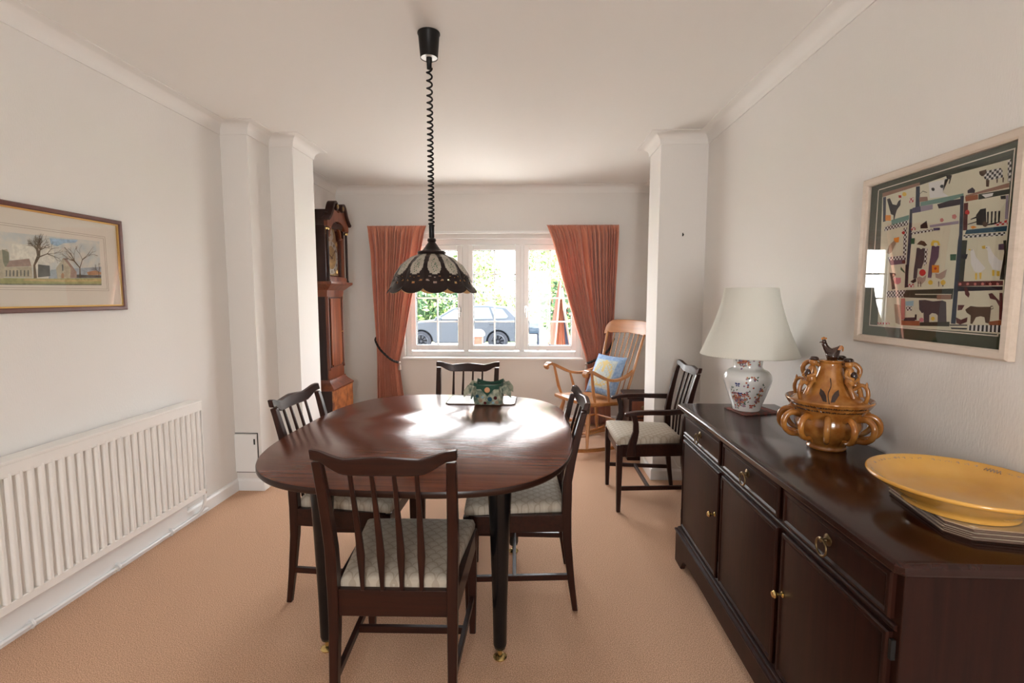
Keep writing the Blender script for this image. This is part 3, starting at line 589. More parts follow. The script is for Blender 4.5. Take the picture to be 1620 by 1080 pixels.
QUILT=[
('cream',[(1719,1632),(1279,1624),(1261,1197),(1699,1192)]),
('green',[(1561,1632),(1277,1634),(1277,1624),(1479,1636),(1458,1628),(1560,1623)]),
('brown',[(1719,1632),(1561,1632),(1560,1623),(1718,1619)]),
('navy',[(1715,1618),(1701,1617),(1695,1537),(1707,1536)]),
('navy',[(1575,1622),(1560,1621),(1554,1557),(1571,1557)]),
('blue',[(1583,1560),(1551,1560),(1549,1543),(1582,1544)]),
('navy',[(1593,1558),(1583,1558),(1577,1462),(1582,1319),(1590,1319),(1591,1463)]),
('check',[(1699,1518),(1598,1527),(1596,1510),(1697,1505)]),
('teal',[(1669,1537),(1595,1541),(1594,1527),(1667,1520)]),
('orange',[(1698,1557),(1673,1553),(1671,1535),(1696,1539)]),
('black',[(1696,1608),(1683,1609),(1669,1587),(1651,1581),(1644,1592),(1634,1596),(1634,1578),(1648,1565),(1653,1550),(1656,1536),(1660,1537),(1661,1551),(1673,1556),(1684,1580)]),
('red',[(1646,1611),(1633,1608),(1632,1600),(1643,1602)]),
('yellow',[(1611,1607),(1613,1603),(1618,1602),(1624,1604),(1629,1608),(1629,1613),(1626,1616),(1619,1615),(1614,1612)]),
('redcheck',[(1598,1592),(1580,1592),(1579,1577),(1597,1577)]),
('white',[(1527,1623),(1457,1619),(1471,1623),(1474,1585),(1452,1569),(1519,1577)]),
('black',[(1503,1599),(1504,1596),(1508,1595),(1512,1597),(1515,1600),(1516,1604),(1513,1606),(1509,1605),(1505,1603)]),
('black',[(1473,1601),(1474,1598),(1477,1597),(1482,1599),(1485,1602),(1485,1605),(1482,1607),(1478,1607),(1474,1605)]),
('black',[(1467,1630),(1455,1628),(1447,1625),(1453,1603),(1456,1605),(1454,1616),(1464,1621)]),
('black',[(1560,1596),(1547,1604),(1530,1596),(1531,1595),(1547,1602),(1556,1597)]),
('brown',[(1559,1588),(1528,1583),(1525,1571),(1557,1573)]),
('teal',[(1553,1572),(1452,1569),(1405,1568),(1404,1560),(1450,1555),(1552,1560)]),
('purple',[(1490,1554),(1450,1557),(1413,1555),(1413,1539),(1449,1540),(1483,1541)]),
('lilac',[(1550,1560),(1506,1557),(1505,1543),(1549,1543)]),
('navy',[(1414,1562),(1403,1561),(1397,1456),(1397,1442),(1396,1215),(1411,1215),(1410,1443),(1408,1457)]),
('green',[(1397,1442),(1381,1440),(1382,1330),(1397,1331)]),
('check',[(1345,1611),(1304,1609),(1298,1602),(1295,1584),(1312,1584),(1331,1586),(1345,1591),(1349,1602)]),
('umber',[(1363,1615),(1342,1615),(1344,1603),(1353,1600),(1361,1607)]),
('umber',[(1341,1589),(1331,1586),(1331,1569),(1339,1571)]),
('umber',[(1312,1584),(1308,1583),(1308,1574),(1311,1574)]),
('umber',[(1296,1584),(1292,1583),(1292,1571),(1295,1572)]),
('brown',[(1398,1561),(1277,1567),(1276,1556),(1396,1557)]),
('green',[(1359,1556),(1275,1552),(1275,1540),(1358,1542)]),
('rust',[(1399,1558),(1361,1556),(1359,1543),(1396,1544)]),
('white',[(1350,1553),(1317,1551),(1319,1544),(1338,1543)]),
('purple',[(1393,1573),(1379,1578),(1370,1569),(1371,1562),(1392,1565)]),
('maroon',[(1401,1541),(1388,1540),(1384,1467),(1397,1468)]),
('red',[(1381,1513),(1382,1509),(1386,1508),(1391,1510),(1395,1513),(1395,1518),(1392,1521),(1387,1521),(1383,1518)]),
('black',[(1361,1503),(1350,1516),(1334,1516),(1329,1475),(1290,1476),(1301,1471),(1328,1471),(1357,1477)]),
('black',[(1330,1506),(1325,1506),(1323,1476),(1327,1476)]),
('black',[(1319,1505),(1314,1505),(1313,1476),(1317,1476)]),
('black',[(1309,1504),(1304,1504),(1303,1475),(1307,1475)]),
('black',[(1299,1503),(1294,1503),(1293,1475),(1297,1475)]),
('black',[(1377,1495),(1358,1500),(1358,1495),(1375,1493)]),
('black',[(1384,1483),(1357,1487),(1356,1484),(1384,1481)]),
('redcheck',[(1307,1472),(1272,1478),(1272,1466),(1305,1467)]),
('tealblue',[(1386,1468),(1272,1463),(1273,1450),(1390,1457)]),
('check',[(1394,1455),(1276,1448),(1275,1440),(1392,1447)]),
('orange',[(1375,1475),(1366,1476),(1355,1471),(1368,1468)]),
('umber',[(1325,1475),(1326,1470),(1331,1468),(1336,1470),(1340,1474),(1341,1479),(1337,1482),(1332,1482),(1327,1479)]),
('black',[(1297,1539),(1283,1538),(1282,1529),(1295,1531)]),
('check',[(1286,1622),(1277,1622),(1273,1570),(1281,1570)]),
('lilac',[(1282,1538),(1276,1537),(1272,1479),(1280,1480)]),
('white',[(1366,1416),(1359,1413),(1350,1393),(1320,1362),(1336,1351),(1352,1356),(1364,1377),(1368,1406)]),
('yellow',[(1377,1416),(1369,1416),(1368,1411)]),
('yellow',[(1349,1351),(1343,1351),(1342,1334),(1347,1334)]),
('yellow',[(1337,1352),(1330,1352),(1330,1335),(1334,1336)]),
('white',[(1327,1418),(1315,1418),(1303,1398),(1287,1382),(1269,1377),(1274,1371),(1270,1366),(1281,1354),(1299,1358),(1314,1380),(1319,1407)]),
('yellow',[(1337,1420),(1327,1421),(1325,1412),(1334,1413)]),
('yellow',[(1302,1357),(1295,1356),(1294,1342),(1300,1342)]),
('yellow',[(1289,1354),(1281,1353),(1280,1341),(1288,1341)]),
('black',[(1363,1413),(1363,1412),(1365,1412),(1366,1413),(1365,1414),(1364,1414)]),
('black',[(1321,1415),(1321,1413),(1323,1414),(1324,1415),(1323,1416),(1322,1416)]),
('green',[(1279,1428),(1271,1428),(1267,1331),(1279,1332),(1276,1352),(1268,1368)]),
('maroon',[(1400,1331),(1270,1329),(1269,1318),(1398,1317)]),
('ink',[(1398,1317),(1269,1315),(1269,1306),(1398,1304)]),
('rosy',[(1387,1324),(1389,1320),(1394,1320),(1396,1324),(1394,1327),(1390,1327)]),
('rosy',[(1364,1323),(1366,1320),(1370,1320),(1373,1323),(1371,1327),(1366,1327)]),
('rosy',[(1342,1323),(1343,1319),(1348,1319),(1350,1323),(1349,1326),(1344,1326)]),
('rosy',[(1320,1322),(1322,1319),(1326,1319),(1329,1322),(1327,1326),(1323,1326)]),
('rosy',[(1299,1322),(1301,1318),(1305,1318),(1308,1322),(1306,1325),(1302,1325)]),
('rosy',[(1279,1321),(1281,1318),(1285,1318),(1287,1321),(1286,1325),(1282,1324)]),
('green',[(1601,1310),(1411,1312),(1412,1283),(1591,1287)]),
('cream',[(1547,1298),(1416,1297),(1416,1295),(1546,1295)]),
('brown',[(1466,1294),(1417,1295),(1416,1282),(1465,1282)]),
('slate',[(1530,1279),(1506,1280),(1478,1276),(1445,1279),(1432,1275),(1425,1216),(1455,1212),(1457,1236),(1465,1241),(1478,1242),(1487,1235),(1485,1210),(1504,1209),(1509,1243),(1514,1240),(1526,1251)]),
('green',[(1520,1213),(1415,1220),(1415,1207),(1519,1202)]),
('rust',[(1596,1216),(1521,1217),(1519,1202),(1594,1200)]),
('sky',[(1582,1275),(1550,1277),(1550,1261),(1581,1261)]),
('check',[(1578,1259),(1556,1260),(1555,1247),(1577,1246)]),
('purple',[(1585,1224),(1540,1227),(1539,1216),(1584,1214)]),
('black',[(1541,1236),(1534,1236),(1533,1219),(1541,1219)]),
('yellow',[(1466,1226),(1467,1223),(1471,1220),(1476,1221),(1480,1224),(1480,1228),(1477,1231),(1472,1232),(1468,1230)]),
('pink',[(1506,1220),(1508,1216),(1512,1214),(1518,1214),(1522,1217),(1523,1222),(1519,1226),(1514,1227),(1508,1225)]),
('umber',[(1369,1255),(1354,1265),(1332,1263),(1298,1264),(1295,1257),(1296,1221),(1307,1223),(1311,1237),(1322,1239),(1335,1236),(1344,1218),(1350,1218),(1351,1240),(1364,1247)]),
('umber',[(1288,1262),(1289,1259),(1291,1260),(1290,1262)]),
('umber',[(1289,1259),(1293,1257),(1293,1259),(1291,1260)]),
('umber',[(1293,1257),(1297,1259),(1295,1260),(1293,1259)]),
('umber',[(1297,1259),(1298,1262),(1296,1262),(1295,1260)]),
('umber',[(1298,1262),(1297,1266),(1295,1264),(1296,1262)]),
('umber',[(1297,1266),(1293,1267),(1293,1265),(1295,1264)]),
('umber',[(1293,1267),(1289,1265),(1291,1264),(1293,1265)]),
('maroon',[(1306,1297),(1296,1299),(1269,1274),(1270,1260),(1284,1281),(1300,1285)]),
('maroon',[(1378,1315),(1370,1315),(1359,1296),(1362,1287),(1373,1295)]),
('maroon',[(1396,1233),(1379,1227),(1360,1235),(1361,1222),(1381,1214),(1393,1218)]),
('maroon',[(1393,1267),(1372,1267),(1379,1254),(1392,1252)]),
('rust',[(1299,1226),(1264,1232),(1262,1219),(1296,1217)]),
('maroon',[(1276,1299),(1268,1299),(1261,1232),(1271,1232)]),
('white',[(1355,1214),(1262,1219),(1262,1201),(1355,1200)]),
('black',[(1352,1214),(1346,1214),(1346,1200),(1352,1200)]),
('black',[(1340,1215),(1334,1215),(1334,1200),(1340,1200)]),
('black',[(1328,1216),(1322,1216),(1322,1200),(1328,1200)]),
('black',[(1316,1216),(1310,1217),(1310,1200),(1316,1200)]),
('black',[(1305,1217),(1299,1217),(1298,1200),(1304,1200)]),
('black',[(1293,1218),(1288,1218),(1287,1200),(1293,1200)]),
('black',[(1282,1218),(1277,1219),(1276,1200),(1282,1201)]),
('black',[(1271,1219),(1266,1219),(1265,1201),(1271,1201)]),
('ink',[(1415,1212),(1358,1215),(1359,1212),(1413,1209)]),
('ink',[(1410,1204),(1358,1206),(1359,1202),(1407,1200)]),
('umber',[(1554,1447),(1547,1453),(1539,1457),(1526,1453),(1514,1441),(1524,1438),(1535,1443)]),
('slate',[(1553,1437),(1520,1432),(1522,1392),(1529,1373),(1543,1374),(1544,1346),(1558,1344),(1558,1375),(1555,1403)]),
('check',[(1522,1432),(1512,1430),(1511,1386),(1521,1381)]),
('black',[(1569,1336),(1548,1346),(1545,1335),(1557,1330)]),
('yellow',[(1495,1453),(1475,1449),(1467,1436),(1500,1437),(1501,1445)]),
('plum',[(1497,1437),(1470,1434),(1470,1402),(1479,1387),(1487,1374),(1490,1344),(1503,1345),(1502,1386),(1499,1404)]),
('cream',[(1476,1439),(1478,1435),(1482,1433),(1487,1435),(1490,1438),(1491,1442),(1488,1445),(1483,1445),(1478,1443)]),
('cream',[(1530,1436),(1531,1433),(1535,1431),(1539,1432),(1542,1435),(1543,1439),(1540,1441),(1536,1441),(1532,1439)]),
('red',[(1511,1360),(1514,1354),(1521,1351),(1529,1352),(1536,1358),(1536,1365),(1531,1370),(1523,1371),(1515,1367)]),
('orange',[(1491,1381),(1466,1379),(1464,1358),(1489,1359)]),
('red',[(1473,1370),(1474,1368),(1477,1367),(1480,1367),(1482,1370),(1482,1372),(1480,1374),(1477,1374),(1474,1373)]),
('tweed',[(1544,1346),(1533,1350),(1522,1345),(1509,1353),(1511,1337),(1524,1326),(1539,1329)]),
('tweed',[(1477,1357),(1466,1354),(1438,1366),(1442,1345),(1454,1338),(1474,1344)]),
('black',[(1539,1335),(1537,1335),(1535,1319),(1538,1319)]),
('black',[(1529,1335),(1527,1334),(1525,1319),(1528,1319)]),
('black',[(1464,1333),(1461,1333),(1460,1318),(1462,1318)]),
('black',[(1449,1332),(1447,1332),(1445,1318),(1448,1318)]),
('yellow',[(1483,1330),(1484,1326),(1489,1324),(1495,1325),(1500,1329),(1500,1333),(1497,1337),(1491,1338),(1485,1335)]),
('yellow',[(1438,1329),(1440,1325),(1445,1322),(1451,1323),(1455,1327),(1456,1332),(1452,1336),(1446,1337),(1441,1334)]),
('redcheck',[(1581,1329),(1553,1328),(1552,1317),(1578,1319)]),
('forest',[(1431,1407),(1411,1406),(1411,1389),(1429,1390)]),
('ink',[(1395,1404),(1375,1403),(1378,1390),(1394,1392)]),
('plum',[(1290,1420),(1276,1420),(1274,1405),(1289,1406)]),
('orange',[(1652,1477),(1628,1478),(1629,1461),(1648,1463)]),
('tan',[(1679,1434),(1672,1454),(1649,1470),(1641,1460),(1657,1432),(1669,1427)]),
('check',[(1612,1503),(1598,1505),(1594,1420),(1606,1419)]),
('red',[(1603,1488),(1611,1483),(1620,1490),(1612,1495)]),
('check',[(1671,1418),(1594,1418),(1593,1404),(1670,1407)]),
('plum',[(1667,1407),(1595,1405),(1595,1392),(1657,1391)]),
('maroon',[(1594,1397),(1595,1394),(1600,1392),(1605,1393),(1609,1396),(1609,1400),(1606,1403),(1601,1404),(1596,1401)]),
('umber',[(1659,1367),(1634,1364),(1630,1358),(1643,1350),(1635,1332),(1629,1314),(1644,1312),(1650,1341)]),
('pink',[(1639,1350),(1609,1349),(1607,1334),(1619,1328),(1635,1332)]),
('forest',[(1612,1384),(1595,1368),(1592,1361),(1613,1375)]),
('ink',[(1593,1389),(1580,1388),(1577,1319),(1590,1317)]),
('check',[(1666,1308),(1585,1310),(1595,1287),(1664,1287)]),
('tan',[(1629,1266),(1604,1263),(1598,1201),(1617,1206)]),
('redcheck',[(1700,1203),(1644,1206),(1643,1200),(1699,1195)]),
('rosy',[(1602,1284),(1585,1284),(1580,1220),(1596,1216)]),
('check',[(1580,1486),(1497,1486),(1497,1479),(1579,1479)]),
('redcheck',[(1581,1501),(1564,1500),(1563,1491),(1581,1492)]),
('lilac',[(1511,1498),(1445,1497),(1412,1496),(1411,1488),(1444,1489),(1508,1491)]),
('blue',[(1496,1488),(1473,1486),(1472,1479),(1495,1480)]),
('black',[(1545,1503),(1523,1513),(1516,1490),(1544,1493)]),
('rosy',[(1461,1505),(1466,1500),(1474,1503),(1475,1511),(1467,1512)]),
('rosy',[(1419,1508),(1424,1502),(1434,1506),(1435,1515),(1425,1516)]),
('forest',[(1578,1467),(1564,1467),(1563,1449),(1579,1451)]),
]
PAINTING=[
('paint_sky',[(1620,1524),(2173,1536),(2168,1369),(1604,1349)]),
('paint_blue',[(1942,1524),(2068,1530),(2055,1518),(2002,1510),(1972,1494),(1946,1501)]),
('paint_cloud',[(1795,1486),(1956,1492),(1956,1430),(1884,1395),(1781,1427)]),
('paint_hill',[(1937,1397),(2173,1422),(2168,1369),(1923,1361)]),
('paint_grass',[(1605,1354),(1933,1361),(2169,1372),(2168,1339),(1602,1329)]),
('paint_gold',[(1831,1357),(2047,1360),(2170,1367),(2169,1357),(1988,1349),(1821,1349)]),
('paint_shade',[(1603,1333),(2168,1346),(2168,1339),(1602,1329)]),
('paint_stone',[(1721,1450),(1775,1464),(1781,1451),(1778,1403),(1752,1355),(1713,1353)]),
('paint_shade',[(1757,1462),(1780,1453),(1778,1403),(1762,1398),(1757,1416)]),
('paint_roof',[(1780,1422),(1853,1435),(1860,1407),(1765,1398)]),
('paint_stone',[(1758,1397),(1860,1406),(1860,1362),(1755,1360)]),
('paint_dark',[(1764,1386),(1768,1386),(1766,1364),(1762,1363)]),
('paint_dark',[(1776,1387),(1781,1387),(1779,1364),(1774,1364)]),
('paint_dark',[(1789,1387),(1794,1387),(1792,1365),(1787,1365)]),
('paint_dark',[(1802,1388),(1807,1388),(1805,1365),(1800,1365)]),
('paint_dark',[(1816,1389),(1820,1389),(1818,1366),(1814,1366)]),
('paint_dark',[(1829,1389),(1834,1390),(1832,1366),(1827,1366)]),
('paint_dark',[(1843,1390),(1848,1390),(1846,1367),(1841,1367)]),
('paint_dark',[(1886,1415),(1933,1413),(1932,1371),(1881,1364)]),
('paint_stone',[(1993,1448),(2023,1410),(2019,1365),(1961,1362),(1959,1404)]),
('paint_roof',[(1993,1448),(2008,1447),(2050,1393),(2048,1368),(2019,1366),(2023,1410)]),
('paint_dark',[(1985,1419),(1990,1424),(1992,1416),(1990,1395),(1984,1395)]),
('paint_rust',[(1979,1381),(1986,1387),(1992,1382),(1990,1364),(1978,1364)]),
('paint_rust',[(2099,1395),(2138,1405),(2171,1398),(2170,1387),(2104,1381)]),
('paint_dark',[(2049,1382),(2170,1384),(2169,1373),(2048,1368)]),
('paint_bark',[(1864,1359),(1877,1361),(1875,1413),(1867,1412)]),
('paint_bark',[(1868,1413),(1875,1411),(1888,1448),(1884,1449)]),
('paint_bark',[(1884,1449),(1888,1447),(1901,1472),(1899,1473)]),
('paint_bark',[(1900,1474),(1901,1471),(1920,1482),(1919,1484)]),
('paint_bark',[(1918,1483),(1920,1483),(1929,1498),(1928,1498)]),
('paint_bark',[(1928,1498),(1929,1498),(1931,1510),(1930,1510)]),
('paint_bark',[(1928,1498),(1929,1498),(1935,1509),(1934,1509)]),
('paint_bark',[(1919,1484),(1919,1482),(1933,1483),(1934,1484)]),
('paint_bark',[(1934,1484),(1933,1483),(1944,1479),(1944,1480)]),
('paint_bark',[(1933,1484),(1934,1483),(1945,1490),(1945,1490)]),
('paint_bark',[(1899,1473),(1902,1473),(1903,1492),(1901,1491)]),
('paint_bark',[(1901,1492),(1903,1491),(1909,1506),(1908,1506)]),
('paint_bark',[(1908,1506),(1909,1506),(1909,1518),(1908,1518)]),
('paint_bark',[(1908,1506),(1909,1506),(1907,1516),(1906,1516)]),
('paint_bark',[(1901,1491),(1903,1492),(1902,1506),(1901,1506)]),
('paint_bark',[(1901,1506),(1902,1506),(1901,1516),(1901,1516)]),
('paint_bark',[(1901,1506),(1902,1506),(1902,1516),(1901,1516)]),
('paint_bark',[(1899,1472),(1902,1473),(1899,1494),(1897,1493)]),
('paint_bark',[(1897,1493),(1899,1494),(1896,1509),(1895,1508)]),
('paint_bark',[(1895,1508),(1896,1509),(1887,1516),(1886,1515)]),
('paint_bark',[(1895,1508),(1896,1509),(1887,1517),(1886,1516)]),
('paint_bark',[(1897,1493),(1899,1494),(1897,1509),(1896,1509)]),
('paint_bark',[(1896,1509),(1897,1510),(1894,1521),(1893,1520)]),
('paint_bark',[(1896,1509),(1897,1509),(1901,1521),(1901,1521)]),
('paint_bark',[(1884,1448),(1888,1449),(1886,1473),(1883,1473)]),
('paint_bark',[(1883,1474),(1885,1472),(1897,1491),(1895,1492)]),
('paint_bark',[(1896,1492),(1897,1491),(1909,1502),(1909,1503)]),
('paint_bark',[(1909,1503),(1909,1502),(1919,1511),(1919,1511)]),
('paint_bark',[(1908,1503),(1909,1503),(1912,1514),(1911,1514)]),
('paint_bark',[(1895,1492),(1897,1491),(1906,1503),(1906,1504)]),
('paint_bark',[(1906,1504),(1906,1503),(1912,1513),(1911,1514)]),
('paint_bark',[(1906,1504),(1906,1503),(1916,1512),(1916,1512)]),
('paint_bark',[(1883,1473),(1886,1473),(1889,1493),(1887,1493)]),
('paint_bark',[(1888,1492),(1889,1493),(1883,1505),(1882,1504)]),
('paint_bark',[(1882,1504),(1883,1504),(1886,1514),(1885,1514)]),
('paint_bark',[(1883,1504),(1883,1505),(1875,1510),(1875,1510)]),
('paint_bark',[(1888,1493),(1889,1493),(1897,1506),(1896,1506)]),
('paint_bark',[(1896,1507),(1897,1506),(1907,1513),(1907,1514)]),
('paint_bark',[(1897,1507),(1897,1506),(1908,1512),(1908,1512)]),
('paint_bark',[(1883,1472),(1885,1474),(1872,1488),(1870,1487)]),
('paint_bark',[(1871,1486),(1872,1488),(1856,1494),(1856,1493)]),
('paint_bark',[(1855,1494),(1856,1494),(1853,1505),(1852,1505)]),
('paint_bark',[(1856,1493),(1856,1494),(1842,1489),(1842,1489)]),
('paint_bark',[(1870,1487),(1872,1488),(1863,1501),(1862,1500)]),
('paint_bark',[(1862,1500),(1863,1501),(1853,1510),(1852,1510)]),
('paint_bark',[(1862,1501),(1863,1501),(1860,1513),(1859,1512)]),
('paint_bark',[(1884,1449),(1888,1448),(1900,1473),(1897,1474)]),
('paint_bark',[(1897,1474),(1900,1473),(1913,1493),(1912,1493)]),
('paint_bark',[(1912,1494),(1913,1492),(1925,1504),(1925,1505)]),
('paint_bark',[(1925,1505),(1925,1504),(1936,1506),(1936,1507)]),
('paint_bark',[(1924,1505),(1925,1504),(1931,1515),(1930,1515)]),
('paint_bark',[(1912,1494),(1913,1492),(1926,1504),(1925,1504)]),
('paint_bark',[(1925,1504),(1926,1504),(1929,1516),(1928,1516)]),
('paint_bark',[(1926,1504),(1926,1504),(1937,1507),(1937,1508)]),
('paint_bark',[(1898,1474),(1899,1472),(1916,1483),(1916,1484)]),
('paint_bark',[(1915,1484),(1916,1483),(1927,1494),(1926,1494)]),
('paint_bark',[(1927,1494),(1927,1493),(1937,1496),(1937,1496)]),
('paint_bark',[(1926,1494),(1927,1493),(1938,1499),(1938,1500)]),
('paint_bark',[(1916,1485),(1916,1483),(1931,1484),(1931,1485)]),
('paint_bark',[(1931,1485),(1931,1484),(1942,1489),(1942,1489)]),
('paint_bark',[(1930,1485),(1931,1484),(1941,1492),(1940,1492)]),
('paint_bark',[(1897,1474),(1899,1472),(1915,1488),(1913,1489)]),
('paint_bark',[(1914,1489),(1914,1488),(1929,1491),(1929,1492)]),
('paint_bark',[(1930,1492),(1929,1491),(1941,1489),(1942,1489)]),
('paint_bark',[(1929,1492),(1930,1491),(1940,1498),(1940,1499)]),
('paint_bark',[(1914,1489),(1914,1488),(1929,1491),(1929,1492)]),
('paint_bark',[(1929,1492),(1929,1491),(1939,1489),(1939,1489)]),
('paint_bark',[(1929,1492),(1929,1491),(1940,1488),(1940,1489)]),
('paint_bark',[(1868,1414),(1875,1411),(1893,1445),(1888,1447)]),
('paint_bark',[(1888,1446),(1893,1447),(1889,1474),(1886,1473)]),
('paint_bark',[(1887,1472),(1889,1475),(1872,1486),(1871,1484)]),
('paint_bark',[(1872,1484),(1872,1486),(1855,1485),(1855,1484)]),
('paint_bark',[(1855,1484),(1855,1484),(1843,1478),(1843,1478)]),
('paint_bark',[(1855,1484),(1855,1485),(1844,1484),(1844,1483)]),
('paint_bark',[(1871,1484),(1873,1485),(1865,1500),(1865,1499)]),
('paint_bark',[(1865,1499),(1865,1500),(1853,1505),(1853,1504)]),
('paint_bark',[(1865,1499),(1866,1500),(1863,1512),(1863,1512)]),
('paint_bark',[(1886,1473),(1889,1475),(1877,1491),(1875,1490)]),
('paint_bark',[(1875,1490),(1876,1491),(1862,1497),(1861,1496)]),
('paint_bark',[(1861,1496),(1861,1497),(1849,1498),(1848,1498)]),
('paint_bark',[(1861,1496),(1862,1497),(1853,1506),(1852,1505)]),
('paint_bark',[(1876,1490),(1876,1491),(1862,1493),(1861,1492)]),
('paint_bark',[(1862,1492),(1861,1493),(1849,1486),(1849,1486)]),
('paint_bark',[(1861,1492),(1861,1493),(1851,1492),(1851,1491)]),
('paint_bark',[(1887,1473),(1889,1475),(1875,1487),(1874,1486)]),
('paint_bark',[(1875,1486),(1875,1487),(1859,1487),(1859,1486)]),
('paint_bark',[(1859,1486),(1860,1487),(1852,1493),(1852,1493)]),
('paint_bark',[(1859,1486),(1859,1487),(1847,1484),(1847,1483)]),
('paint_bark',[(1874,1486),(1875,1487),(1861,1492),(1860,1491)]),
('paint_bark',[(1860,1491),(1861,1492),(1854,1499),(1853,1499)]),
('paint_bark',[(1860,1491),(1860,1492),(1849,1488),(1849,1488)]),
('paint_bark',[(1888,1446),(1893,1447),(1891,1472),(1889,1471)]),
('paint_bark',[(1889,1471),(1891,1472),(1881,1488),(1879,1487)]),
('paint_bark',[(1880,1487),(1881,1489),(1866,1494),(1866,1493)]),
('paint_bark',[(1866,1493),(1866,1494),(1855,1491),(1855,1490)]),
('paint_bark',[(1866,1493),(1866,1494),(1855,1494),(1855,1494)]),
('paint_bark',[(1880,1487),(1881,1489),(1866,1493),(1865,1492)]),
('paint_bark',[(1865,1492),(1866,1493),(1854,1498),(1854,1497)]),
('paint_bark',[(1865,1493),(1866,1493),(1862,1503),(1861,1503)]),
('paint_bark',[(1889,1471),(1891,1472),(1888,1490),(1886,1490)]),
('paint_bark',[(1886,1489),(1887,1491),(1877,1500),(1876,1499)]),
('paint_bark',[(1876,1499),(1877,1500),(1875,1510),(1875,1510)]),
('paint_bark',[(1876,1499),(1877,1500),(1866,1503),(1866,1502)]),
('paint_bark',[(1886,1490),(1887,1490),(1896,1505),(1895,1505)]),
('paint_bark',[(1895,1505),(1896,1505),(1897,1516),(1896,1516)]),
('paint_bark',[(1895,1505),(1896,1505),(1902,1516),(1901,1517)]),
('paint_bark',[(1889,1471),(1891,1472),(1882,1487),(1881,1486)]),
('paint_bark',[(1881,1486),(1883,1487),(1881,1501),(1880,1500)]),
('paint_bark',[(1881,1500),(1881,1501),(1874,1507),(1874,1506)]),
('paint_bark',[(1880,1501),(1881,1500),(1887,1511),(1886,1511)]),
('paint_bark',[(1881,1486),(1882,1487),(1870,1492),(1869,1491)]),
('paint_bark',[(1869,1491),(1870,1492),(1860,1497),(1860,1496)]),
('paint_bark',[(1869,1491),(1869,1492),(1860,1491),(1859,1491)]),
('paint_bark',[(1888,1446),(1893,1447),(1891,1472),(1888,1472)]),
('paint_bark',[(1888,1472),(1891,1472),(1896,1493),(1895,1494)]),
('paint_bark',[(1895,1494),(1896,1493),(1903,1511),(1902,1511)]),
('paint_bark',[(1902,1511),(1903,1510),(1914,1522),(1914,1522)]),
('paint_bark',[(1902,1511),(1903,1510),(1912,1520),(1912,1521)]),
('paint_bark',[(1895,1494),(1896,1493),(1901,1509),(1900,1509)]),
('paint_bark',[(1900,1509),(1901,1509),(1903,1523),(1903,1523)]),
('paint_bark',[(1900,1509),(1901,1509),(1900,1520),(1899,1520)]),
('paint_bark',[(1888,1472),(1891,1472),(1896,1492),(1894,1492)]),
('paint_bark',[(1894,1492),(1896,1492),(1900,1508),(1899,1508)]),
('paint_bark',[(1899,1508),(1900,1508),(1903,1520),(1903,1520)]),
('paint_bark',[(1899,1509),(1900,1508),(1908,1520),(1908,1521)]),
('paint_bark',[(1894,1492),(1896,1492),(1903,1508),(1902,1508)]),
('paint_bark',[(1902,1508),(1903,1508),(1899,1520),(1899,1520)]),
('paint_bark',[(1902,1508),(1903,1508),(1906,1521),(1905,1521)]),
('paint_bark',[(1888,1472),(1891,1472),(1896,1494),(1894,1494)]),
('paint_bark',[(1894,1494),(1896,1494),(1901,1512),(1900,1512)]),
('paint_bark',[(1900,1512),(1901,1512),(1910,1526),(1909,1526)]),
('paint_bark',[(1900,1512),(1901,1512),(1899,1526),(1899,1526)]),
('paint_bark',[(1894,1494),(1896,1494),(1901,1509),(1900,1509)]),
('paint_bark',[(1900,1509),(1901,1509),(1900,1520),(1899,1520)]),
('paint_bark',[(1900,1509),(1901,1509),(1902,1520),(1901,1520)]),
('paint_bark',[(1868,1414),(1874,1410),(1896,1445),(1892,1447)]),
('paint_bark',[(1891,1446),(1896,1446),(1900,1472),(1897,1472)]),
('paint_bark',[(1897,1472),(1900,1473),(1891,1489),(1889,1488)]),
('paint_bark',[(1889,1488),(1891,1489),(1883,1500),(1882,1499)]),
('paint_bark',[(1882,1499),(1883,1500),(1876,1506),(1875,1505)]),
('paint_bark',[(1882,1499),(1883,1500),(1878,1510),(1877,1509)]),
('paint_bark',[(1889,1489),(1891,1489),(1891,1504),(1890,1504)]),
('paint_bark',[(1890,1504),(1891,1504),(1894,1516),(1894,1516)]),
('paint_bark',[(1890,1504),(1891,1504),(1898,1513),(1898,1513)]),
('paint_bark',[(1897,1472),(1900,1473),(1888,1490),(1887,1489)]),
('paint_bark',[(1887,1489),(1888,1490),(1873,1497),(1873,1496)]),
('paint_bark',[(1873,1496),(1873,1497),(1860,1494),(1860,1493)]),
('paint_bark',[(1873,1496),(1873,1497),(1861,1501),(1861,1500)]),
('paint_bark',[(1887,1489),(1888,1490),(1877,1502),(1876,1502)]),
('paint_bark',[(1877,1502),(1877,1503),(1864,1508),(1864,1507)]),
('paint_bark',[(1876,1502),(1877,1502),(1877,1516),(1876,1516)]),
('paint_bark',[(1897,1472),(1900,1473),(1897,1493),(1895,1493)]),
('paint_bark',[(1895,1493),(1897,1494),(1892,1509),(1891,1509)]),
('paint_bark',[(1891,1509),(1892,1509),(1892,1524),(1892,1524)]),
('paint_bark',[(1891,1509),(1892,1509),(1890,1522),(1889,1522)]),
('paint_bark',[(1896,1493),(1897,1494),(1886,1505),(1885,1504)]),
('paint_bark',[(1885,1504),(1886,1504),(1881,1515),(1880,1514)]),
('paint_bark',[(1885,1504),(1886,1504),(1880,1515),(1879,1515)]),
('paint_bark',[(1891,1445),(1896,1446),(1892,1476),(1889,1475)]),
('paint_bark',[(1889,1476),(1892,1476),(1892,1499),(1890,1499)]),
('paint_bark',[(1890,1498),(1892,1499),(1884,1513),(1883,1512)]),
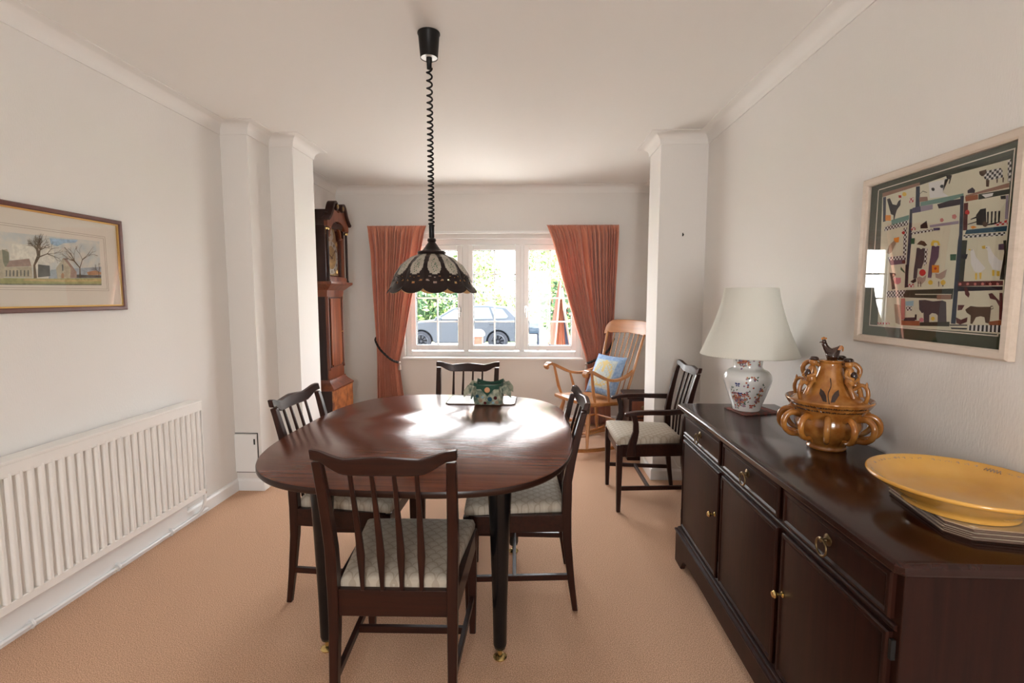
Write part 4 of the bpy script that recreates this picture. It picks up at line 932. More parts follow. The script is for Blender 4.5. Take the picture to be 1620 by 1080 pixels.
('paint_bark',[(1883,1512),(1884,1513),(1881,1523),(1880,1523)]),
('paint_bark',[(1883,1513),(1884,1513),(1885,1526),(1884,1526)]),
('paint_bark',[(1890,1499),(1892,1499),(1887,1516),(1886,1515)]),
('paint_bark',[(1886,1515),(1887,1516),(1886,1530),(1885,1530)]),
('paint_bark',[(1886,1515),(1887,1516),(1881,1526),(1881,1526)]),
('paint_bark',[(1889,1476),(1891,1475),(1905,1500),(1903,1501)]),
('paint_bark',[(1903,1500),(1905,1501),(1900,1521),(1899,1521)]),
('paint_bark',[(1899,1521),(1900,1522),(1894,1535),(1894,1535)]),
('paint_bark',[(1899,1521),(1900,1521),(1907,1537),(1906,1537)]),
('paint_bark',[(1904,1501),(1905,1500),(1923,1517),(1922,1517)]),
('paint_bark',[(1922,1517),(1923,1517),(1930,1535),(1929,1535)]),
('paint_bark',[(1923,1518),(1923,1517),(1940,1521),(1940,1522)]),
('paint_bark',[(1889,1476),(1892,1476),(1896,1502),(1894,1502)]),
('paint_bark',[(1895,1503),(1896,1502),(1910,1521),(1909,1521)]),
('paint_bark',[(1909,1521),(1910,1521),(1917,1537),(1916,1538)]),
('paint_bark',[(1909,1521),(1910,1521),(1910,1537),(1909,1536)]),
('paint_bark',[(1894,1502),(1896,1502),(1899,1521),(1898,1521)]),
('paint_bark',[(1898,1521),(1899,1520),(1907,1532),(1907,1532)]),
('paint_bark',[(1898,1521),(1899,1521),(1904,1534),(1903,1534)]),
('paint_bark',[(1893,1448),(1894,1443),(1926,1458),(1925,1461)]),
('paint_bark',[(1926,1461),(1925,1458),(1954,1463),(1954,1464)]),
('paint_bark',[(1953,1464),(1954,1463),(1976,1472),(1976,1473)]),
('paint_bark',[(1976,1473),(1976,1472),(1994,1485),(1994,1485)]),
('paint_bark',[(1976,1473),(1977,1473),(1989,1488),(1989,1488)]),
('paint_bark',[(1954,1464),(1954,1463),(1977,1468),(1977,1469)]),
('paint_bark',[(1977,1469),(1977,1468),(1994,1477),(1994,1478)]),
('paint_bark',[(1977,1469),(1977,1468),(1994,1472),(1993,1472)]),
('paint_bark',[(1924,1460),(1927,1459),(1944,1480),(1943,1481)]),
('paint_bark',[(1943,1481),(1944,1479),(1962,1486),(1962,1487)]),
('paint_bark',[(1962,1486),(1962,1486),(1972,1496),(1972,1496)]),
('paint_bark',[(1962,1487),(1962,1486),(1977,1488),(1977,1489)]),
('paint_bark',[(1943,1480),(1944,1480),(1948,1499),(1947,1499)]),
('paint_bark',[(1947,1499),(1948,1499),(1954,1512),(1953,1512)]),
('paint_bark',[(1948,1499),(1948,1498),(1961,1510),(1961,1510)]),
('paint_bark',[(1926,1461),(1925,1458),(1951,1451),(1952,1453)]),
('paint_bark',[(1952,1453),(1951,1452),(1963,1438),(1964,1439)]),
('paint_bark',[(1963,1439),(1963,1438),(1979,1433),(1979,1434)]),
('paint_bark',[(1964,1438),(1963,1438),(1966,1424),(1967,1424)]),
('paint_bark',[(1952,1453),(1951,1451),(1972,1445),(1973,1446)]),
('paint_bark',[(1973,1446),(1972,1445),(1984,1432),(1984,1433)]),
('paint_bark',[(1972,1446),(1972,1445),(1991,1453),(1991,1453)]),
('paint_bark',[(2059,1368),(2066,1368),(2067,1412),(2063,1412)]),
('paint_bark',[(2063,1411),(2067,1413),(2044,1440),(2042,1439)]),
('paint_bark',[(2042,1439),(2044,1440),(2031,1466),(2029,1465)]),
('paint_bark',[(2030,1465),(2030,1466),(2011,1477),(2010,1476)]),
('paint_bark',[(2010,1476),(2011,1476),(2005,1493),(2004,1492)]),
('paint_bark',[(2010,1476),(2010,1477),(1992,1474),(1992,1474)]),
('paint_bark',[(2029,1465),(2031,1466),(2015,1483),(2014,1482)]),
('paint_bark',[(2014,1482),(2015,1483),(2002,1493),(2001,1492)]),
('paint_bark',[(2014,1482),(2015,1483),(2000,1493),(2000,1492)]),
('paint_bark',[(2042,1438),(2043,1441),(2015,1449),(2014,1447)]),
('paint_bark',[(2014,1447),(2015,1449),(1996,1461),(1995,1461)]),
('paint_bark',[(1995,1461),(1996,1461),(1980,1468),(1980,1467)]),
('paint_bark',[(1996,1461),(1996,1461),(1976,1463),(1975,1462)]),
('paint_bark',[(2015,1447),(2014,1449),(1989,1441),(1989,1441)]),
('paint_bark',[(1989,1441),(1989,1441),(1971,1432),(1971,1431)]),
('paint_bark',[(1989,1441),(1989,1441),(1971,1433),(1971,1433)]),
('paint_bark',[(2043,1438),(2043,1441),(2015,1443),(2014,1442)]),
('paint_bark',[(2014,1442),(2015,1443),(2000,1457),(2000,1456)]),
('paint_bark',[(2000,1456),(2000,1457),(1989,1468),(1989,1467)]),
('paint_bark',[(2000,1456),(2000,1457),(1988,1465),(1988,1465)]),
('paint_bark',[(2014,1442),(2015,1443),(2000,1452),(1999,1452)]),
('paint_bark',[(1999,1452),(1999,1452),(1984,1454),(1984,1454)]),
('paint_bark',[(1999,1452),(1999,1452),(1987,1455),(1987,1455)]),
('paint_bark',[(2063,1411),(2067,1413),(2042,1438),(2040,1436)]),
('paint_bark',[(2040,1436),(2042,1438),(2025,1454),(2023,1453)]),
('paint_bark',[(2024,1452),(2024,1454),(2005,1457),(2005,1457)]),
('paint_bark',[(2005,1457),(2005,1457),(1991,1458),(1991,1457)]),
('paint_bark',[(2005,1457),(2005,1457),(1991,1455),(1991,1455)]),
('paint_bark',[(2023,1453),(2025,1454),(2013,1465),(2012,1464)]),
('paint_bark',[(2012,1464),(2013,1465),(2007,1476),(2006,1476)]),
('paint_bark',[(2013,1464),(2013,1465),(2000,1470),(2000,1470)]),
('paint_bark',[(2039,1436),(2042,1437),(2031,1460),(2030,1460)]),
('paint_bark',[(2030,1459),(2031,1460),(2021,1474),(2020,1474)]),
('paint_bark',[(2020,1474),(2021,1474),(2014,1487),(2014,1487)]),
('paint_bark',[(2020,1474),(2021,1474),(2008,1481),(2008,1481)]),
('paint_bark',[(2029,1460),(2031,1460),(2029,1481),(2028,1481)]),
('paint_bark',[(2028,1480),(2029,1481),(2020,1494),(2020,1494)]),
('paint_bark',[(2028,1481),(2029,1481),(2030,1496),(2029,1496)]),
('paint_bark',[(2039,1437),(2042,1437),(2043,1467),(2042,1466)]),
('paint_bark',[(2042,1466),(2043,1467),(2030,1482),(2029,1482)]),
('paint_bark',[(2029,1482),(2030,1482),(2015,1489),(2015,1488)]),
('paint_bark',[(2029,1482),(2030,1482),(2016,1492),(2016,1492)]),
('paint_bark',[(2042,1467),(2043,1466),(2051,1490),(2050,1490)]),
('paint_bark',[(2050,1490),(2051,1490),(2064,1506),(2063,1506)]),
('paint_bark',[(2050,1490),(2051,1489),(2067,1501),(2067,1501)]),
('paint_bark',[(2063,1412),(2067,1412),(2081,1448),(2079,1449)]),
('paint_bark',[(2079,1449),(2081,1447),(2108,1470),(2107,1471)]),
('paint_bark',[(2107,1471),(2107,1470),(2137,1475),(2137,1476)]),
('paint_bark',[(2137,1476),(2136,1475),(2155,1470),(2155,1471)]),
('paint_bark',[(2137,1476),(2136,1475),(2160,1470),(2160,1471)]),
('paint_bark',[(2106,1471),(2108,1470),(2125,1493),(2124,1493)]),
('paint_bark',[(2124,1493),(2125,1493),(2138,1509),(2137,1509)]),
('paint_bark',[(2125,1493),(2125,1493),(2142,1507),(2142,1508)]),
('paint_bark',[(2079,1448),(2081,1449),(2070,1471),(2069,1471)]),
('paint_bark',[(2069,1471),(2070,1471),(2071,1492),(2070,1492)]),
('paint_bark',[(2070,1493),(2070,1492),(2082,1509),(2081,1509)]),
('paint_bark',[(2070,1492),(2070,1492),(2076,1509),(2076,1509)]),
('paint_bark',[(2069,1471),(2070,1472),(2056,1487),(2055,1486)]),
('paint_bark',[(2055,1486),(2056,1487),(2057,1504),(2056,1504)]),
('paint_bark',[(2055,1486),(2056,1487),(2054,1503),(2053,1503)]),
('paint_bark',[(2079,1449),(2081,1447),(2110,1466),(2110,1467)]),
('paint_bark',[(2110,1468),(2110,1466),(2135,1471),(2135,1471)]),
('paint_bark',[(2135,1471),(2135,1471),(2149,1463),(2150,1463)]),
('paint_bark',[(2135,1471),(2135,1471),(2156,1469),(2156,1470)]),
('paint_bark',[(2110,1467),(2111,1466),(2131,1483),(2130,1484)]),
('paint_bark',[(2130,1484),(2131,1484),(2134,1500),(2134,1500)]),
('paint_bark',[(2130,1484),(2131,1483),(2152,1491),(2152,1492)]),
('paint_bark',[(2153,1372),(2157,1372),(2158,1395),(2155,1395)]),
('paint_bark',[(2156,1395),(2157,1396),(2145,1409),(2143,1408)]),
('paint_bark',[(2144,1408),(2144,1409),(2130,1410),(2130,1409)]),
('paint_bark',[(2130,1409),(2130,1410),(2119,1405),(2120,1405)]),
('paint_bark',[(2130,1409),(2130,1410),(2118,1408),(2118,1408)]),
('paint_bark',[(2143,1409),(2145,1409),(2144,1422),(2143,1421)]),
('paint_bark',[(2143,1422),(2144,1421),(2149,1431),(2149,1431)]),
('paint_bark',[(2143,1421),(2144,1422),(2143,1431),(2142,1431)]),
('paint_bark',[(2155,1396),(2158,1395),(2163,1414),(2161,1414)]),
('paint_bark',[(2161,1414),(2163,1414),(2158,1428),(2157,1428)]),
('paint_bark',[(2157,1428),(2158,1428),(2163,1438),(2162,1438)]),
('paint_bark',[(2157,1428),(2158,1428),(2160,1439),(2159,1439)]),
('paint_bark',[(2161,1414),(2163,1414),(2165,1427),(2164,1427)]),
('paint_bark',[(2164,1427),(2165,1427),(2164,1437),(2163,1437)]),
('paint_bark',[(2164,1427),(2164,1427),(2169,1438),(2168,1438)]),
('paint_bark',[(2155,1395),(2157,1396),(2146,1408),(2145,1407)]),
('paint_bark',[(2145,1407),(2146,1408),(2140,1420),(2139,1419)]),
('paint_bark',[(2139,1419),(2140,1419),(2140,1429),(2140,1429)]),
('paint_bark',[(2139,1419),(2140,1419),(2141,1431),(2140,1431)]),
('paint_bark',[(2145,1407),(2146,1408),(2133,1414),(2132,1413)]),
('paint_bark',[(2132,1413),(2133,1414),(2124,1418),(2124,1418)]),
('paint_bark',[(2132,1413),(2133,1414),(2125,1421),(2125,1421)]),
]
# ---------------------------------------------------------------- longcase clock (local: +y = front, x = width)
ck = empty('longcase_clock', (-1.952, 4.225, 0), -PI/2, 'tall mahogany longcase clock with scrolled pediment in the left alcove', 'clock')
def cbox(n, x0, x1, y0, y1, z0, z1, m, bev=.003, par=ck): return MB().box((x0, y0, z0), (x1, y1, z1)).build(n, m, par, bevel=bev)
b = MB().box((-.225, .012, .06), (.225, .285, .50)); b.build('base_cabinet', 'clock_dark', ck, bevel=.003)
cbox('base_panel', -.222, .222, .285, .300, .065, .495, 'clock_burr')
b = MB().box((-.238, .006, 0), (.238, .312, .07)); b.build('plinth', 'clock_wood', ck, bevel=.006)
def mould(n, secs, m, par=ck):
    lp = []
    for hw, f, z in secs: lp.append([(-hw, .012, z), (hw, .012, z), (hw, f, z), (-hw, f, z)])
    return MB().loft(lp).build(n, m, par, bevel=.001, seg=1)
mould('base_moulding', [(.230, .305, .495), (.232, .308, .510), (.220, .297, .520), (.195, .272, .545), (.180, .255, .565), (.178, .252, .58)], 'clock_wood')
MB().box((-.172, .014, .575), (.172, .232, 1.34)).build('trunk', 'clock_dark', ck, bevel=.003)
MB().box((-.170, .232, .58), (.170, .243, 1.335)).build('trunk_front', 'clock_wood', ck, bevel=.002)
d = MB().prism([(-.112, .70), (-.112, 1.27), (.112, 1.27), (.112, .70), (.09, .70), (.09, .685), (-.09, .685), (-.09, .70)], 'y', .243, .256).build('trunk_door', 'clock_door', ck, bevel=.004)
MB().lathe([(.006, 0), (.006, .004), (.003, .012), (.006, .016)], 10, M=Matrix.Translation((-.098, .256, .98)) @ Matrix.Rotation(-PI/2, 4, 'X')).build('door_knob', 'brass', d, smooth=40)
frame_rect(MB(), -.121, .121, .678, 1.280, .006, .243, .247).build('door_moulding', 'clock_dark', d)
for s in (-1, 1): MB().lathe([(.012, .66), (.014, .67), (.010, .69), (.010, 1.26), (.014, 1.28), (.012, 1.29)], 12, c=(s*.156, .244)).build('quarter_column', 'clock_wood', ck, smooth=40)
mould('trunk_frieze', [(.176, .250, 1.285), (.178, .255, 1.33), (.178, .255, 1.345)], 'clock_wood')
mould('hood_moulding', [(.180, .258, 1.340), (.192, .272, 1.352), (.215, .296, 1.375), (.238, .312, 1.388), (.242, .318, 1.395), (.242, .318, 1.412)], 'clock_wood')
hd = MB().box((-.208, .014, 1.412), (-.190, .262, 1.985)); hd.box((.190, .014, 1.412), (.208, .262, 1.985)); hd.box((-.208, .014, 1.975), (.208, .29, 1.998)); hd.box((-.208, .010, 1.412), (.208, .024, 1.98))
hd.build('hood_case', 'clock_dark', ck, bevel=.002)
mould('hood_cornice', [(.212, .270, 1.870), (.224, .285, 1.885), (.232, .296, 1.90), (.232, .296, 1.907)], 'clock_dark')
MB().box((-.186, .03, 1.43), (.186, .215, 1.455)).build('seat_board', 'clock_dark', ck)
def arch(x, z0, z1, zt, n=14):
    """square with an arched top"""
    P = [(-x, z0), (x, z0), (x, z1), (x*.80, z1)]
    for k in range(n+1): a = PI*k/n; P.append((x*.78*math.cos(a), z1+(zt-z1)*math.sin(a)))
    return P+[(-x*.80, z1), (-x, z1)]
dl = MB().prism(arch(.152, 1.470, 1.775, 1.895), 'y', .222, .226).build('dial_plate', 'gilt', ck)
T = Matrix.Translation((0, .226, 1.622)) @ Matrix.Rotation(-PI/2, 4, 'X')
MB().lathe([(.142, 0), (.142, .003), (.100, .003), (.100, 0)], 40, M=T, caps=False).build('chapter_ring', 'silver_dial', dl, smooth=40)
MB().lathe([(.050, 0), (.050, .003), (.012, .003), (.012, 0)], 24, M=Matrix.Translation((0, .226, 1.815)) @ Matrix.Rotation(-PI/2, 4, 'X'), caps=False).build('arch_dial', 'silver_dial', dl, smooth=40)
nm = MB()
for k in range(12):
    a = k*PI/6; M = Matrix.Translation((0, .2292, 1.622)) @ Matrix.Rotation(a, 4, 'Y')
    for q in range(2+k % 3): nm.box((-.008+q*.006, 0, .108), (-.005+q*.006, .001, .132), 0, M)
nm.build('hour_numerals', 'gap_dark', dl)
for a, l, w in ((math.radians(70), .085, .006), (math.radians(-50), .125, .004)):
    MB().prism([(-w, -.02), (w, -.02), (w*.6, l*.5), (w*1.6, l*.7), (0, l), (-w*1.6, l*.7), (-w*.6, l*.5)], 'y', .0, .0015, M=Matrix.Translation((0, .232, 1.622)) @ Matrix.Rotation(a, 4, 'Y')).build('clock_hand', 'gap_dark', dl)
for sx in (-1, 1):
    for z in (1.505, 1.745): MB().sphere((sx*.118, .228, z), .020, sc=(1, .2, 1)).build('spandrel', 'gold', dl, smooth=60)
# hood door: arched frame and glass
o = arch(.176, 1.425, 1.800, 1.925); i_ = arch(.150, 1.458, 1.785, 1.892)
dm = MB(); n = len(o); vs = [(x, .250, z) for x, z in o]+[(x, .250, z) for x, z in i_]+[(x, .268, z) for x, z in o]+[(x, .268, z) for x, z in i_]; fs = []
for k in range(n):
    j = (k+1) % n; fs += [(k, j, n+j, n+k), (2*n+k, 3*n+k, 3*n+j, 2*n+j), (k, 2*n+k, 2*n+j, j), (n+k, n+j, 3*n+j, 3*n+k)]
hdoor = dm.add(vs, fs).build('hood_door', 'clock_wood', ck, smooth=30)
MB().prism(i_, 'y', .256, .259).build('door_glass', 'clock_glass', hdoor)
MB().box((-.19, .255, 1.412), (.19, .285, 1.452)).build('hood_sill', 'clock_wood', ck, bevel=.003)
for s in (-1, 1):
    c = MB().lathe([(.016, 1.412), (.016, 1.425), (.011, 1.432), (.0115, 1.60), (.010, 1.80), (.010, 1.838), (.016, 1.845), (.016, 1.86)], 16, c=(s*.205, .283))
    co = c.build('hood_column', 'clock_dark', ck, smooth=40); MB().lathe([(.0165, 1.834), (.018, 1.84), (.018, 1.848), (.0165, 1.852)], 16, c=(s*.205, .283)).build('column_capital', 'brass', co, smooth=40)
# pediment with two scrolls
half = [(-.232, 1.925), (-.20, 1.945), (-.165, 1.985), (-.14, 2.03), (-.115, 2.062), (-.085, 2.075), (-.055, 2.068), (-.040, 2.045), (-.045, 2.02), (-.035, 2.005)]
n = len(half)
# build the pediment board as vertical strips between arch and outline
out = sorted(half+[(0, 2.0)]+[(-x, z) for x, z in half]); xs = sorted(set([-.232+.464*k/46 for k in range(47)]))
def top(x):
    x = -abs(x); pr = [p for p in half if True]
    tab = [(-.232, 1.925), (-.20, 1.945), (-.165, 1.985), (-.14, 2.03), (-.115, 2.058), (-.085, 2.070), (-.055, 2.060), (-.040, 2.035), (-.032, 2.005), (0, 2.0)]
    return curve(tab, x)
def bot(x): return 1.86 if abs(x) > .160 else 1.800+.125*math.sqrt(max(0, 1-(x/.172)**2))
lp = [[(x, .270, bot(x)), (x, .298, bot(x)), (x, .298, top(x)), (x, .270, top(x))] for x in xs]
MB().loft(lp).build('pediment', 'clock_wood', ck, smooth=30)
for s in (-1, 1):
    Q = []; 
    for x, z in ((-.240, 1.915), (-.20, 1.945), (-.165, 1.985), (-.14, 2.03), (-.115, 2.062), (-.085, 2.076), (-.055, 2.066), (-.042, 2.040), (-.055, 2.020), (-.072, 2.028), (-.070, 2.044)): Q.append((s*x, 0, z))
    Q = spl(Q, 4); lp = []
    for k, p in enumerate(Q):
        a = Q[max(0, k-1)]; b_ = Q[min(len(Q)-1, k+1)]; t = (b_-a).normalized(); nn = Vector((-t.z, 0, t.x))*.010
        lp.append([(p.x-nn.x, .255, p.z-nn.z), (p.x-nn.x, .318, p.z-nn.z), (p.x+nn.x, .322, p.z+nn.z), (p.x+nn.x, .255, p.z+nn.z)])
    MB().loft(lp).build('scroll_horn', 'clock_dark', ck, smooth=40, bevel=.002)
    MB().lathe([(.018, 0), (.018, .006), (.004, .010)], 16, M=Matrix.Translation((s*-.060, .318, 2.042)) @ Matrix.Rotation(-PI/2, 4, 'X')).build('rosette', 'gilt', ck, smooth=40)
# ---------------------------------------------------------------- rocking chair (local: +y = front)
rk = empty('rocking_chair', (.55, 4.235, 0), math.radians(122), 'pine spindle-back rocking chair with a patchwork cushion, in front of the right curtain', 'rocking chair')
st = []
def rs(sc, z):
    L = []
    for x, y in ((-.20, -.21), (.20, -.21), (.225, -.1), (.245, .06), (.255, .20), (.235, .255), (.12, .275), (0, .28), (-.12, .275), (-.235, .255), (-.255, .20), (-.245, .06), (-.225, -.1)):
        L.append((x*sc, y*sc, z+.018*max(0, y/.28)**2-.012*(y < 0)))
    return L
MB().loft([rs(.93, .385), rs(.985, .393), rs(1, .405), rs(.99, .418), rs(.93, .425), rs(.5, .414), rs(.1, .410)]).build('seat', 'pine', rk, smooth=50)
crest_c = (0, -.36, 1.0)
def bp(x, q):  # point on the back from seat (q=0) to crest (q=1)
    return Vector((x*lerp(.185, .235, q), lerp(-.185, -.345, q)-.03*(1-x*x)*q, lerp(.40, .965, q)))
for s in (-1, 1): MB().tube([bp(s, t/8) for t in range(9)], [lerp(.0125, .011, abs(t-4)/4) for t in range(9)], 10).build('back_post', 'pine_v', rk, smooth=60)
for k in range(6): x = -.72+k*.288; MB().tube([bp(x*.9, t/4) for t in range(5)], .0048, 8).build('back_spindle', 'pine_v', rk, smooth=60)
lp = []
for k in range(25):
    u = -1+k/12; x = u*.285; yc = -.345-.035*(1-u*u)-.006; zb = .950+.016*(1-abs(u))-(.012*max(0, abs(u)-.75)/.25); zt = 1.068+.012*(1-u*u)-(.045*max(0, (abs(u)-.72)/.28)**1.5)
    yt = yc-.030; lp.append([(x, yc-.012, zb), (x, yc+.012, zb), (x, (yc+yt)/2+.012, (zb+zt)/2), (x, yt+.008, zt), (x, yt-.010, zt), (x, (yc+yt)/2-.012, (zb+zt)/2)])
MB().loft(lp).build('crest_rail', 'pine', rk, smooth=50, bevel=.004)
for s in (-1, 1):
    sp = s*.262
    A = spl([(sp+.012*s, .305, .655), (sp+.012*s, .318, .676), (sp+.010*s, .295, .698), (sp+.008*s, .255, .694), (sp, .17, .655), (sp-.006*s, .07, .612), (sp-.02*s, -.05, .598), (sp-.035*s, -.17, .622), (sp-.048*s, -.245, .655)], 5)
    arm = []
    for i, p in enumerate(A):
        a = A[max(0, i-1)]; b_ = A[min(len(A)-1, i+1)]; t = (b_-a).normalized(); nn = Vector((0, -t.z, t.y)).normalized(); w = curve([(0, .020), (.25, .030), (.5, .022), (1, .013)], i/(len(A)-1)); h = .0105
        if nn.z < 0 and i > 8: nn = -nn
        arm.append([tuple(p+V(-w, 0, 0)-nn*h), tuple(p+V(w, 0, 0)-nn*h), tuple(p+V(w, 0, 0)+nn*h), tuple(p+V(-w, 0, 0)+nn*h)])
    MB().loft(arm).build('armrest', 'pine', rk, smooth=50, bevel=.005)
    MB().tube([(s*.232, .175, .415), (s*.244, .205, .50), (s*.262, .24, .682)], [.009, .014, .010], 10).build('arm_post', 'pine_v', rk, smooth=60)
    MB().tube([(s*.228, .03, .41), (s*.240, .045, .50), (s*.256, .07, .608)], [.008, .012, .008], 10).build('arm_post', 'pine_v', rk, smooth=60)
    R_ = []
    for k in range(25):
        y = -.42+.80*k/24; z = .014+((y+.0)**2)*.45*.55+.011; R_.append((s*.235, y, z))
    MB().loft([[(x-.012, y, z-.017+.006), (x+.012, y, z-.017+.006), (x+.012, y, z+.017), (x-.012, y, z+.017)] for x, y, z in R_]).build('rocker', 'pine', rk, smooth=50, bevel=.004)
    for (y0, y1) in ((.19, .255), (-.15, -.235)):
        zf = .014+(y1**2)*.2475+.02
        MB().tube([(s*.17, y0, .395), (s*.190, lerp(y0, y1, .35), .29), (s*.212, lerp(y0, y1, .7), .16), (s*.234, y1, zf)], [.013, .019, .016, .010], 10).build('leg', 'pine_v', rk, smooth=60)
MB().tube([(-.212, .235, .17), (0, .235, .17), (.212, .235, .17)], [.008, .013, .008], 10).build('stretcher', 'pine', rk, smooth=60)
MB().tube([(-.20, .215, .24), (0, .215, .24), (.20, .215, .24)], [.008, .012, .008], 10).build('stretcher', 'pine', rk, smooth=60)
MB().tube([(-.205, -.20, .20), (0, -.20, .20), (.205, -.20, .20)], [.008, .012, .008], 10).build('stretcher', 'pine', rk, smooth=60)
for s in (-1, 1): MB().tube([(s*.208, .235, .17), (s*.205, 0, .18), (s*.208, -.205, .20)], [.008, .012, .008], 10).build('stretcher', 'pine', rk, smooth=60)
# cushion leaning on the spindles
cu = empty('cushion', rk.matrix_basis @ Vector((-.01, -.045, .430)), math.radians(122), 'square blue and cream patchwork cushion propped in the rocking chair', 'cushion')
cm = MB(); NC = 22; vs = []; a = math.radians(-24); RX_ = Matrix.Rotation(-a, 4, 'X')
def cpt(u, v, side):
    e = (1-abs(u)**3)*(1-abs(v)**3); pin = 1-.05*(1-abs(v)**2)*0; w = .185
    x = u*w*(1-.05*(1-v*v)); z = v*w*(1-.05*(1-u*u)); y = side*(.050*e**.55+.002)
    return RX_ @ Vector((x, y, z+w+.002))
for sd in (1, -1):
    for i in range(NC+1):
        for j in range(NC+1): vs.append(cpt(-1+2*i/NC, -1+2*j/NC, sd))
n1 = (NC+1)**2; fs = []; ms = []
for sd in (0, 1):
    for i in range(NC):
        for j in range(NC):
            p = sd*n1+i*(NC+1)+j; fs.append((p, p+NC+1, p+NC+2, p+1)); u = -1+2*(i+.5)/NC; v = -1+2*(j+.5)/NC
            d = abs(u)+abs(v); ms.append(0 if max(abs(u), abs(v)) > .72 else (2 if .55 < d < .68 or (abs(u) < .07 and v > .1) or (.35 < u*u+v*v < .43) else 1))
for k in range(NC):
    for (p, q_) in ((k, k+1), (NC*(NC+1)+k+1, NC*(NC+1)+k), ((k+1)*(NC+1), k*(NC+1)), (k*(NC+1)+NC, (k+1)*(NC+1)+NC)): fs.append((p, q_, q_+n1, p+n1)); ms.append(0)
cm.v = [tuple(p) for p in vs]; cm.f = fs; cm.m = ms; cm.build('cushion_cover', ['cushion_blue', 'cushion_pale', 'cushion_gold'], cu, smooth=60)
# ---------------------------------------------------------------- small cabinet behind the right pillar
cb = empty('bedside_cabinet', (.955, 3.955, 0), 0, 'small mahogany cabinet with a drawer, half hidden behind the right pillar', 'cabinet')
MB().box((-.185, -.14, .06), (.185, .15, .4895)).build('carcass', 'clock_dark', cb, bevel=.003); MB().box((-.200, -.158, .49), (.200, .155, .512)).build('top', 'sb_wood', cb, bevel=.006)
MB().box((-.192, -.150, 0), (.192, .152, .062)).build('plinth', 'sb_wood', cb, bevel=.004)
d = MB().box((-.165, -.152, .345), (.165, -.139, .475)).build('drawer', 'clock_wood', cb, bevel=.004)
pl_ = MB().lathe([(.016, 0), (.016, .003), (.004, .006)], 14, M=Matrix.Translation((-.075, -.152, .425)) @ Matrix.Rotation(PI/2, 4, 'X')); pl_.lathe([(.016, 0), (.016, .003), (.004, .006)], 14, M=Matrix.Translation((.035, -.152, .425)) @ Matrix.Rotation(PI/2, 4, 'X'))
pl_.tube([(-.075, -.158, .425), (-.07, -.165, .40), (-.02, -.167, .39), (.03, -.165, .40), (.035, -.158, .425)], .003, 8); pl_.build('drop_handle', 'dull_brass', d, smooth=40)
MB().box((-.165, -.152, .075), (.165, -.139, .335)).build('door', 'clock_wood', cb, bevel=.004)
# ---------------------------------------------------------------- sideboard (world aligned)
sb = empty('sideboard', (.95, 1.61, 0), 0, 'long dark mahogany sideboard with three drawers and doors along the right wall', 'sideboard')
ox, oy = .95, 1.61
def sbx(n, x0, x1, y0, y1, z0, z1, m, bev=.003, par=sb, seg=2): return MB().box((x0-ox, y0-oy, z0), (x1-ox, y1-oy, z1)).build(n, m, par, bevel=bev, seg=seg)
YN, YF, XF = .945, 2.330, .735
sbx('carcass', XF, 1.150, YN, YF, .150, .748, 'sb_wood')
def topl(d, z, c=.012): 
    x0, x1, y0, y1 = XF-.030+d-ox, 1.158-ox, YN-.022+d-oy, YF+.022-d-oy; return [(x0+c, y0, z), (x1, y0, z), (x1, y1, z), (x0+c, y1, z), (x0, y1-c, z), (x0, y0+c, z)]
MB().loft([topl(.018, .744), topl(.010, .750), topl(.008, .757), topl(.0, .759), topl(0, .772), topl(.003, .777), topl(.008, .780)]).build('top', 'sb_top', sb, smooth=30)
pl_ = MB(); yA, yB = YN-.018-oy, YF+.012-oy
P = [(yA, 0), (yA+.09, 0), (yA+.10, .02), (yA+.13, .055), (yA+.18, .065), (yB-.18, .065), (yB-.13, .055), (yB-.10, .02), (yB-.09, 0), (yB, 0), (yB, .155), (yA, .155)]
def face(mb, P, x0, x1): mb.prism(P, 'x', x0, x1)
face(pl_, P, XF-.022-ox, XF-ox); pl_.box((XF-ox, yA, 0), (1.158-ox, yA+.02, .155)); pl_.box((XF-ox, yB-.02, 0), (1.158-ox, yB, .155)); pl_.build('plinth', 'sb_wood', sb, bevel=.004)
lp = [[(XF-a-ox, YN-.004-b-oy, z), (1.158-ox, YN-.004-b-oy, z), (1.158-ox, YF+.002+b-oy, z), (XF-a-ox, YF+.002+b-oy, z)] for a, b, z in ((.024, .016, .150), (.026, .018, .156), (.023, .015, .161), (.015, .008, .164), (.012, .006, .172), (.004, 0, .176))]
MB().loft(lp).build('plinth_moulding', 'sb_wood', sb, smooth=30)
def panel(n, y0, y1, z0, z1, par=sb):
    """raised front with a sunk bevelled border"""
    def r(d, x): return [(XF-x-ox, y0+d-oy, z0+d), (XF-x-ox, y1-d-oy, z0+d), (XF-x-ox, y1-d-oy, z1-d), (XF-x-ox, y0+d-oy, z1-d)]
    o = MB().loft([r(0, -.002), r(0, .008), r(.003, .012), r(.010, .013), r(.016, .009), r(.019, .010)]).build(n, 'sb_wood', par, smooth=25); return o
SEC = [(1.862, 2.305), (1.412, 1.835), (.965, 1.385)]
